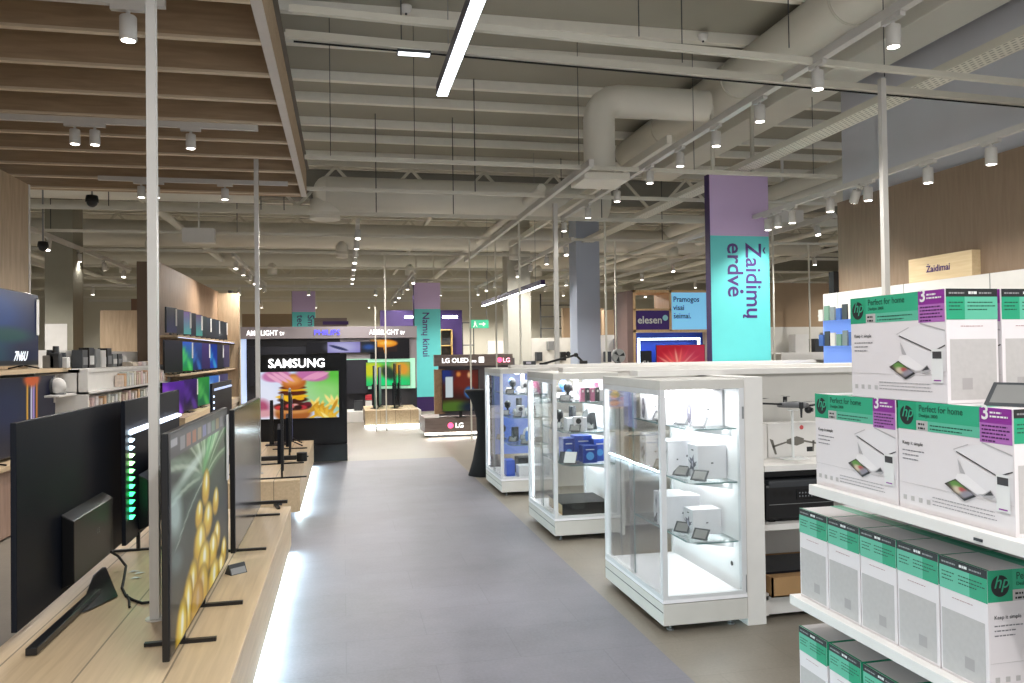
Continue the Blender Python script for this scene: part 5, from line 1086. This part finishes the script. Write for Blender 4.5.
# ------------------------------------------------------------------ glass show cabinets
def case(label, x, y, w, L, h=1.43, shelves=(), pw=14, lit=True, shelf_x=.2, vert=True):
    """origin: front left floor corner; w along X, L along +Y; aisle side is -X"""
    t = thing('glass_cabinet', label, 'glass cabinet', (x, y, 0)); s_ = .032
    MB().box(0, 0, .045, w, L, .165).build('cabinet_base', white2, t, bevel=.003)
    MB().box(-.002, .0, .118, 0, L, .122).build('base_groove', dark, t)
    for a in (.07, w-.07):
        for b in (.07, L-.07): MB().lathe([(0, 0), (.02, 0), (.02, .008), (.008, .012), (.008, .045), (0, .045)], (a, b, 0), 12).build('levelling_foot', steel, t)
    MB().box(.0, 0, .17, w, L, .19).build('cabinet_floor', M('lit_white_floor', 'f0eff2', .35), t)
    for a, b in ((0, 0), (w-s_, 0), (0, L-s_), (w-s_, L-s_)): MB().box(a, b, .19, a+s_, b+s_, h-.05).build('corner_post', alu, t, bevel=.002)
    MB().box(0, 0, h-.055, w, L, h).build('top_frame', white2, t, bevel=.003)
    MB().box(-.001, s_, .19, .018, L-s_, .215).build('glazing_rail', alu, t); MB().box(-.001, s_, h-.085, .018, L-s_, h-.055).build('glazing_rail', alu, t); MB().box(s_, 0, .19, w-s_, .02, .21).build('glazing_rail', alu, t)
    MB().box(.004, s_, .215, .009, L*.53, h-.085).build('sliding_glass_door', glass, t); MB().box(.014, L*.47, .215, .019, L-s_, h-.085).build('sliding_glass_door', glass, t)
    MB().box(.012, L*.47-.0012, .215, .02, L*.47+.0012, h-.085).build('glass_edge', M('glass_edge_green', '6f8a8a', .2), t)
    MB().box(s_, .006, .21, w-s_, .011, h-.055).build('front_glass', glass, t); MB().box(s_, L-.011, .21, w-s_, L-.006, h-.055).build('rear_glass', glass, t)
    MB().box(w-.02, s_, .19, w-.008, L-s_, h-.055).build('side_panel', M('cabinet_panel_white', 'eeeeef', .4), t)
    for z_ in shelves:
        MB().prism([(shelf_x+.035, .05), (w-.025, .05), (w-.025, L-.05), (shelf_x, L-.05), (shelf_x, .11)], 'z', z_, z_+.008).build('glass_shelf', shelf_glass, t)
        MB().prism([(shelf_x+.035, .048), (w-.025, .048), (w-.025, .050), (shelf_x+.035, .050)], 'z', z_, z_+.008).prism([(shelf_x-.002, .11), (shelf_x, .11), (shelf_x, L-.05), (shelf_x-.002, L-.05)], 'z', z_, z_+.008).build('shelf_edge', M('glass_edge_green', '4f6a6a', .2), t)
        for b in (.12, L-.2): MB().prism([(w-.3, z_-.004), (w-.02, z_-.004), (w-.02, z_-.05)], 'y', b, b+.008).build('shelf_bracket', alu, t)
    if lit:
        for z_ in shelves: area('shelf_light', (w-.06, L/2, z_-.006), .02, L*.8, pw*.08, (.97, .98, 1), parent=t)  # fill added under each shelf to brighten the cabinet floor
        MB().box(w*.35, .06, h-.062, w*.4, L-.06, h-.056).build('led_strip', M('led_cabinet', 'f4f8ff', emit=6), t)
        area('cabinet_light', (w*.5, L/2, h-.07), w*.6, L*.85, pw, (.97, .98, 1), parent=t)
        for a, b, rz_ in (((s_+.004, L-s_-.004, -PI*.25),) if vert else ()):
            MB().box(a-.004, b-.004, .22, a+.004, b+.004, h-.09).build('led_strip', M('led_cabinet', 'f4f8ff', emit=6), t)
            l_ = area('cabinet_light', (a, b, (h+.1)/2), .02, h-.35, pw*.3, (.97, .98, 1), parent=t); l_.rotation_euler = (PI/2, 0, rz_+PI)
    return t
S1 = (1.135, .822, .478)
C1x, C1y = 1.75, 4.17
cab1 = case('nearest glass cabinet, brightly lit, with white drone boxes on three glass shelves', C1x, C1y, .52, 1.0, 1.43, S1, 27, vert=False)
MB().box(.505, -.004, 1.2, .515, 0, 1.27).build('hinge', steel, cab1); MB().box(.512, -.003, .2, .516, .003, .3).build('hinge', steel, cab1)
MB().tube((.497, .14, .33), (.502, .14, .33), .014, 14).build('cable_hole', black, cab1)
cab2 = case('second glass cabinet, holding gadgets, blue boxes and a flat dark case', 1.735, 6.43, .585, .95, 1.42, (1.16, .9, .62), 28, shelf_x=.12)
cab3 = case('third and farthest glass cabinet, next to the black high table', 1.71, 8.59, .585, .98, 1.42, (1.12, .86, .55), 24, shelf_x=.12)
# spines of the gondolas behind the cabinets
for i, (x0, y0, lab) in enumerate([(2.33, 6.85, 'white gondola behind the second glass cabinet'), (2.32, 9.05, 'white gondola behind the farthest glass cabinet')]):
    t = thing('gondola_shelving', lab, 'shelf unit', (x0, y0, 0))
    MB().box(0, 0, 0, 3.6, .05, 1.44).build('back_panel', white, t); MB().box(-.4, -.05, 1.42, 3.6, .1, 1.455).build('top_cap', white, t); MB().box(0, -.42, .02, .03, .45, 1.3).build('end_panel', white, t)
    for z_ in (.5, .9, 1.2): MB().box(.03, -.4, z_-.03, 3.5, 0, z_).build('shelf_board', white, t)
def gadget_sign(loc, rz, label, group):
    t = thing('price_display', label, 'price display', loc, rz, group)
    MB().quad((-.05, 0, .006), (.05, 0, .006), (.05, .05, .062), (-.05, .05, .062)).build('display_frame', dark, t); MB().quad((-.038, .006, .0145), (.038, .006, .0145), (.038, .043, .056), (-.038, .043, .056)).build('display_face', M('eink', '747472', .5), t)
    MB().box(-.035, .02, 0, .035, .045, .008).build('display_foot', dark, t); return t
# contents of the nearest cabinet
gwb = M('gadget_box_white', 'cfced2', .4); pgrey = M('gadget_print', '5f5d6a', .5); pgrey2 = M('gadget_print_pale', 'aaa8b4', .5)
def gbox(label, loc, w, d, h, group='white boxes in the nearest cabinet', kind=0, rz=0):
    t = thing('gadget_box', label, 'box', loc, rz, group)
    MB().box(0, 0, 0, w, d, h).build('carton', gwb, t, bevel=.0015)
    f = MB(); f.box(w*.46, -.001, h*.45, w*.54, 0, h*.49); f.box(-.001, d*.4, h*.82, 0, d*.6, h*.86); f.build('printed_mark', dark, t)
    f = MB(); x = -.0012   # printed gadget on the aisle side (-X face)
    cy, cz = d*.5, h*.42
    if kind == 0:
        for k in range(5):
            a = -1.0+.5*k; f.quad((x, cy, cz-.03), (x, cy+.02*math.cos(a)+.004, cz+.02), (x, cy+d*.45*math.sin(a), cz+h*.45*math.cos(a*.7)), (x, cy-.012, cz+.01))
    elif kind == 1:
        f.quad(*[(x, cy+d*.36*math.cos(k*PI/5)*(1 if k % 2 else .45), cz+h*.32*math.sin(k*PI/5)*(1 if k % 2 else .5)) for k in range(10)])
        for q in (-1, 1): f.quad((x, cy+q*d*.1, cz), (x, cy+q*d*.38, cz+h*.12), (x, cy+q*d*.4, cz+h*.08), (x, cy+q*d*.1, cz-h*.05))
    else:
        f.quad(*[(x, cy+d*.26*math.cos(k*PI/8), cz+h*.36*math.sin(k*PI/8)) for k in range(16)])
    f.build('printed_gadget', pgrey, t)
    f = MB(); f.quad((x*1.3, cy-.01, cz-.02), (x*1.3, cy+.012, cz-.012), (x*1.3, cy+.01, cz+.02), (x*1.3, cy-.008, cz+.014)); f.build('printed_highlight', pgrey2, t)
    return t
tw_ = [('top', 1.144), ('middle', .831), ('bottom', .487)]
lay = {
 'top': [(2.10, 4.36, .2, .13, .215, 2), (1.985, 4.50, .12, .10, .17, 0), (2.08, 4.66, .2, .14, .22, 1), (2.0, 4.86, .13, .11, .19, 2)],
 'middle': [(2.11, 4.34, .2, .14, .2, 1), (2.0, 4.52, .13, .12, .21, 0), (2.09, 4.68, .2, .13, .2, 2), (2.0, 4.88, .14, .11, .22, 1)],
 'bottom': [(2.1, 4.40, .2, .13, .15, 1), (2.02, 4.60, .24, .16, .2, 2), (2.08, 4.84, .19, .12, .18, 0)]}
for nm, z_ in tw_:
    for i, (x_, y_, w_, d_, h_, k_) in enumerate(lay[nm]):
        gbox('white gadget box, %s shelf of nearest glass cabinet, %s from the front' % (nm, ordinal[i].replace('nearest', 'first')), (x_-.055, y_, z_), w_*.93, d_, h_, 'white boxes on the %s shelf' % nm, k_)
    for i, y_ in enumerate((4.27, 4.47, 4.78)):
        gadget_sign((1.995 if i else 2.02, y_, z_), -.9, 'dark-framed price display, %s shelf of nearest cabinet, %s from the front' % (nm, ordinal[i].replace('nearest', 'first')), 'price displays on the %s shelf' % nm)
# small drones standing on the shelves
drone((2.06, 4.60, .94), 2.4, 'small pale drone leaning on the middle shelf of the nearest glass cabinet', .28)
# contents of the second cabinet
x2, y2 = 1.735, 6.43
def bx(nm, label, cat, x0, y0, z0, x1, y1, z1, m_, group=None, bev=.002):
    return tag(MB().box(x0, y0, z0, x1, y1, z1).build(nm, m_, bevel=bev), label, cat, group)
t = thing('flat_case', 'flat dark case with pale wooden sides on the floor of the second glass cabinet', 'case', (x2+.1, y2+.12, .191))
MB().box(0, 0, 0, .42, .45, .095).build('case_body', M('case_wood', 'b8a078', .5), t); MB().box(.0, -.004, .0, .42, 0, .095).box(-.004, -.004, .09, .424, .454, .1).build('dark_lid', matt_black, t)
bl = M('blue_carton', '2a50b4', .4); bl2 = M('deep_blue_carton', '1c3a90', .4)
for i, (a, b, w_, d_, h_, m_) in enumerate([(.17, .3, .1, .16, .2, bl2), (.28, .32, .16, .14, .22, bl), (.3, .14, .13, .12, .15, bl2), (.42, .2, .11, .12, .2, bl)]):
    t = thing('blue_box', 'glossy blue gadget box in the second glass cabinet, %s from the left' % ordinal[i].replace('nearest', 'first'), 'box', (x2+a, y2+b, .629), 0, 'blue boxes in the second cabinet')
    MB().box(0, 0, 0, w_, d_, h_).build('carton', m_, t, bevel=.002); MB().box(w_*.2, -.001, h_*.75, w_*.8, 0, h_*.8).build('printed_lines', paper, t); MB().disc((w_*.5, -.001, h_*.4), w_*.28, 12).build('printed_gadget', M('print_cyan', '58a0e0', .4), t)
def small_goods(cx, cy, shelves, cabname):
    pal = [dark, black, steel, gwb, M('pink_item', 'b06a88', .5), dark, M('blue_item', '4a78c0', .5), black, gwb]
    n = 0
    for si, z_ in enumerate(shelves):
        sn = ['top', 'middle', 'bottom'][si]
        for k in range(5):
            x_ = cx+.17+.085*((k*2+si) % 5); yy = cy+.13+.15*k; m_ = pal[(k*2+si*3) % 9]
            t = thing('gadget', 'small gadget on %s shelf of %s glass cabinet, %s from the front' % (sn, cabname, ordinal[k].replace('nearest', 'first')), 'gadget', (x_, yy, z_+.009), .3*k, 'gadgets on the %s shelf of the %s cabinet' % (sn, cabname))
            kd = (k+si) % 3
            if kd == 0: MB().lathe([(0, 0), (.04, 0), (.04, .01), (.012, .02), (.012, .08), (.035, .1), (.04, .14), (.02, .17), (0, .17)], n=14).build('stand_and_head', m_, t, smooth=True)
            elif kd == 1: MB().box(-.045, -.02, 0, .045, .02, .13+.02*k).build('body', m_, t, bevel=.006); MB().disc((0, -.021, .09), .025, 14).build('lens', black, t)
            else: MB().prism([(-.05, 0), (.05, 0), (.02, .12), (-.02, .15)], 'x', -.03, .03).build('body', m_, t, bevel=.004)
            gadget_sign((x_-.05, yy-.06, z_+.009), -.5, 'tiny price display, %s shelf of %s glass cabinet, %s from front' % (sn, cabname, ordinal[k].replace('nearest', 'first')), 'tiny price displays, %s shelf, %s cabinet' % (sn, cabname))
small_goods(x2, y2, (1.16, .9), 'second')
for i in range(4): 
    t = thing('headphone_box', 'slim package on the top shelf of the second cabinet, %s from the left' % ordinal[i].replace('nearest', 'first'), 'package', (x2+.27+.045*i, y2+.08, 1.169), 0, 'pink slim packages'); MB().box(0, 0, 0, .035, .05, .12).build('carton', [M('pink_item', 'b06a88', .5), dark][i % 2], t, bevel=.001); MB().box(.01, -.001, .08, .026, 0, .1).build('label_patch', paper, t)
bx('white_box', 'small white box on the top shelf of the second glass cabinet', 'box', x2+.42, y2+.09, 1.169, x2+.53, y2+.2, 1.27, gwb)
bx('white_case', 'white case in the middle of the second glass cabinet', 'case', x2+.18, y2+.2, .909, x2+.36, y2+.32, 1.02, gwb)
t = thing('tablet', 'tilted tablet-like dark and white display on the blue box shelf of the second cabinet', 'tablet', (x2+.15, y2+.13, .629), -.6); MB().quad((-.08, 0, .01), (.08, 0, .01), (.08, .06, .1), (-.08, .06, .1)).build('frame', dark, t); MB().quad((-.03, -.002, .012), (.075, -.002, .012), (.075, .057, .1), (-.03, .057, .1)).build('face', paper, t); MB().box(-.07, .03, 0, .07, .07, .01).build('foot', dark, t)
# contents of the third cabinet
x3, y3 = 1.71, 8.59
small_goods(x3, y3, (1.12, .86, .55), 'farthest')
bx('blue_box', 'blue box on the floor of the farthest glass cabinet', 'box', x3+.1, y3+.2, .191, x3+.2, y3+.4, .37, bl)
bx('black_box', 'black box on the floor of the farthest glass cabinet', 'box', x3+.26, y3+.3, .191, x3+.42, y3+.5, .38, matt_black)
bx('white_plinth', 'white block on the floor of the farthest glass cabinet', 'block', x3+.22, y3+.06, .191, x3+.52, y3+.25, .32, gwb)
t = thing('lit_poster', 'lit light-blue poster panel inside the farthest glass cabinet', 'poster', (x3+.08, y3+.93, .35)); canvas('poster_face', 0, 0, .46, 1.0, 30, 50, lambda s, t: mixc(mixc(flat(s, '8fa4e8'), el(s, t, .6, .7, .3, .25, 0, 1), 'c8d4f8'), el(s, t, .3, .3, .3, .2, .4, 1), '6c8ce0'), t, strength=.8); MB().box(0, .001, 0, .46, .012, 1.0).build('poster_board', white, t)
# poster and red items behind the nearest cabinet
t = thing('lit_poster', 'small picture of food on a pale blue lit panel seen through the nearest cabinet', 'poster', (2.03-.05, 6.9-1.2, 1.07)); t.location = at(609, 407, Y=5.6)
canvas('poster_face', 0, 0, .17, .2, 24, 26, lambda s, t: mixc(mixc(mixc(flat(s, 'c4ccf0'), el(s, t, .25, .75, .2, .12, 0, .5), 'e0a898'), el(s, t, .28, .45, .22, .12, 0, .5), 'e8d488'), el(s, t, .25, .15, .2, .12, 0, .5), 'e0b0a0'), t, strength=.9); MB().box(0, .001, 0, .17, .01, .2).build('poster_board', white, t); MB().box(.08, .002, -t.location.z+.0, .09, .008, 0).build('support_rod', steel, t)

# ------------------------------------------------------------------ things on top of the gondola: black boom arm, box
pa, pb_, pc = at(582, 366, Y=9.0), at(577, 355, Y=9.0), at(543, 364, Y=9.0)
t = thing('boom_arm', 'black jointed boom arm standing on top of the gondola behind the cabinets', 'arm', (pc.x, 9.05, 1.455))
A = Vector((.02, 0, .01)); B = Vector((pb_.x-pc.x, 0, pb_.z-1.455)); Cc = Vector((pb_.x-pc.x+.08, 0, .03))
MB().lathe([(0, 0), (.05, 0), (.05, .02), (0, .02)], (A.x, 0, 0), 16).build('clamp_base', matt_black, t); MB().beam(A+Vector((0, 0, .0)), B, .025).build('upper_arm', matt_black, t); MB().tube(B-Vector((0, .02, 0)), B+Vector((0, .02, 0)), .025, 12).build('joint', matt_black, t); MB().beam(B, Cc, .022).build('lower_arm', matt_black, t)
MB().tube(Cc-Vector((.03, 0, .01)), Cc+Vector((.06, 0, -.01)), .02, 12).build('microphone', matt_black, t); MB().ell((A.x+(B.x-A.x)*.75, -.02, A.z+(B.z-A.z)*.75+.04), .03, .02, .03, 12, 8).build('spring_knob', matt_black, t, smooth=True)
t = thing('webcam_box', 'small dark gadget box lying on top of the gondola left of the boom arm', 'box', (pc.x-.22, 9.02, 1.455)); MB().box(0, 0, 0, .14, .08, .045).build('carton', dark, t, bevel=.003); MB().box(.02, -.001, .01, .08, 0, .035).build('print', pgrey2, t)
# small fans and speaker on the far white panel between column and booth
p = at(614, 362, Y=12.6)
t = thing('fan', 'small white table fan on a dark box between column and booth', 'fan', at(619, 363, Y=12.6)); 
MB().tube((0, 0, .12), (0, .05, .12), .12, 24).build('fan_cage', M('fan_grey', 'a8a8a6', .5), t); f = MB()
for k in range(3):
    a = k*2*PI/3; f.quad((0, -.005, .12), (.1*math.cos(a), -.005, .12+.1*math.sin(a)), (.1*math.cos(a+.6), -.02, .12+.1*math.sin(a+.6)))
f.build('fan_blade', dark, t)
MB().box(-.03, 0, -.02, .03, .04, .02).build('fan_foot', dark, t)
t = thing('dark_stand', 'dark box under the small fan between column and booth', 'box', at(615, 377, Y=12.6)); MB().box(-.28, 0, -t.location.z, .25, .2, .21).build('stand_body', M('navy_box', '12162c', .5), t)
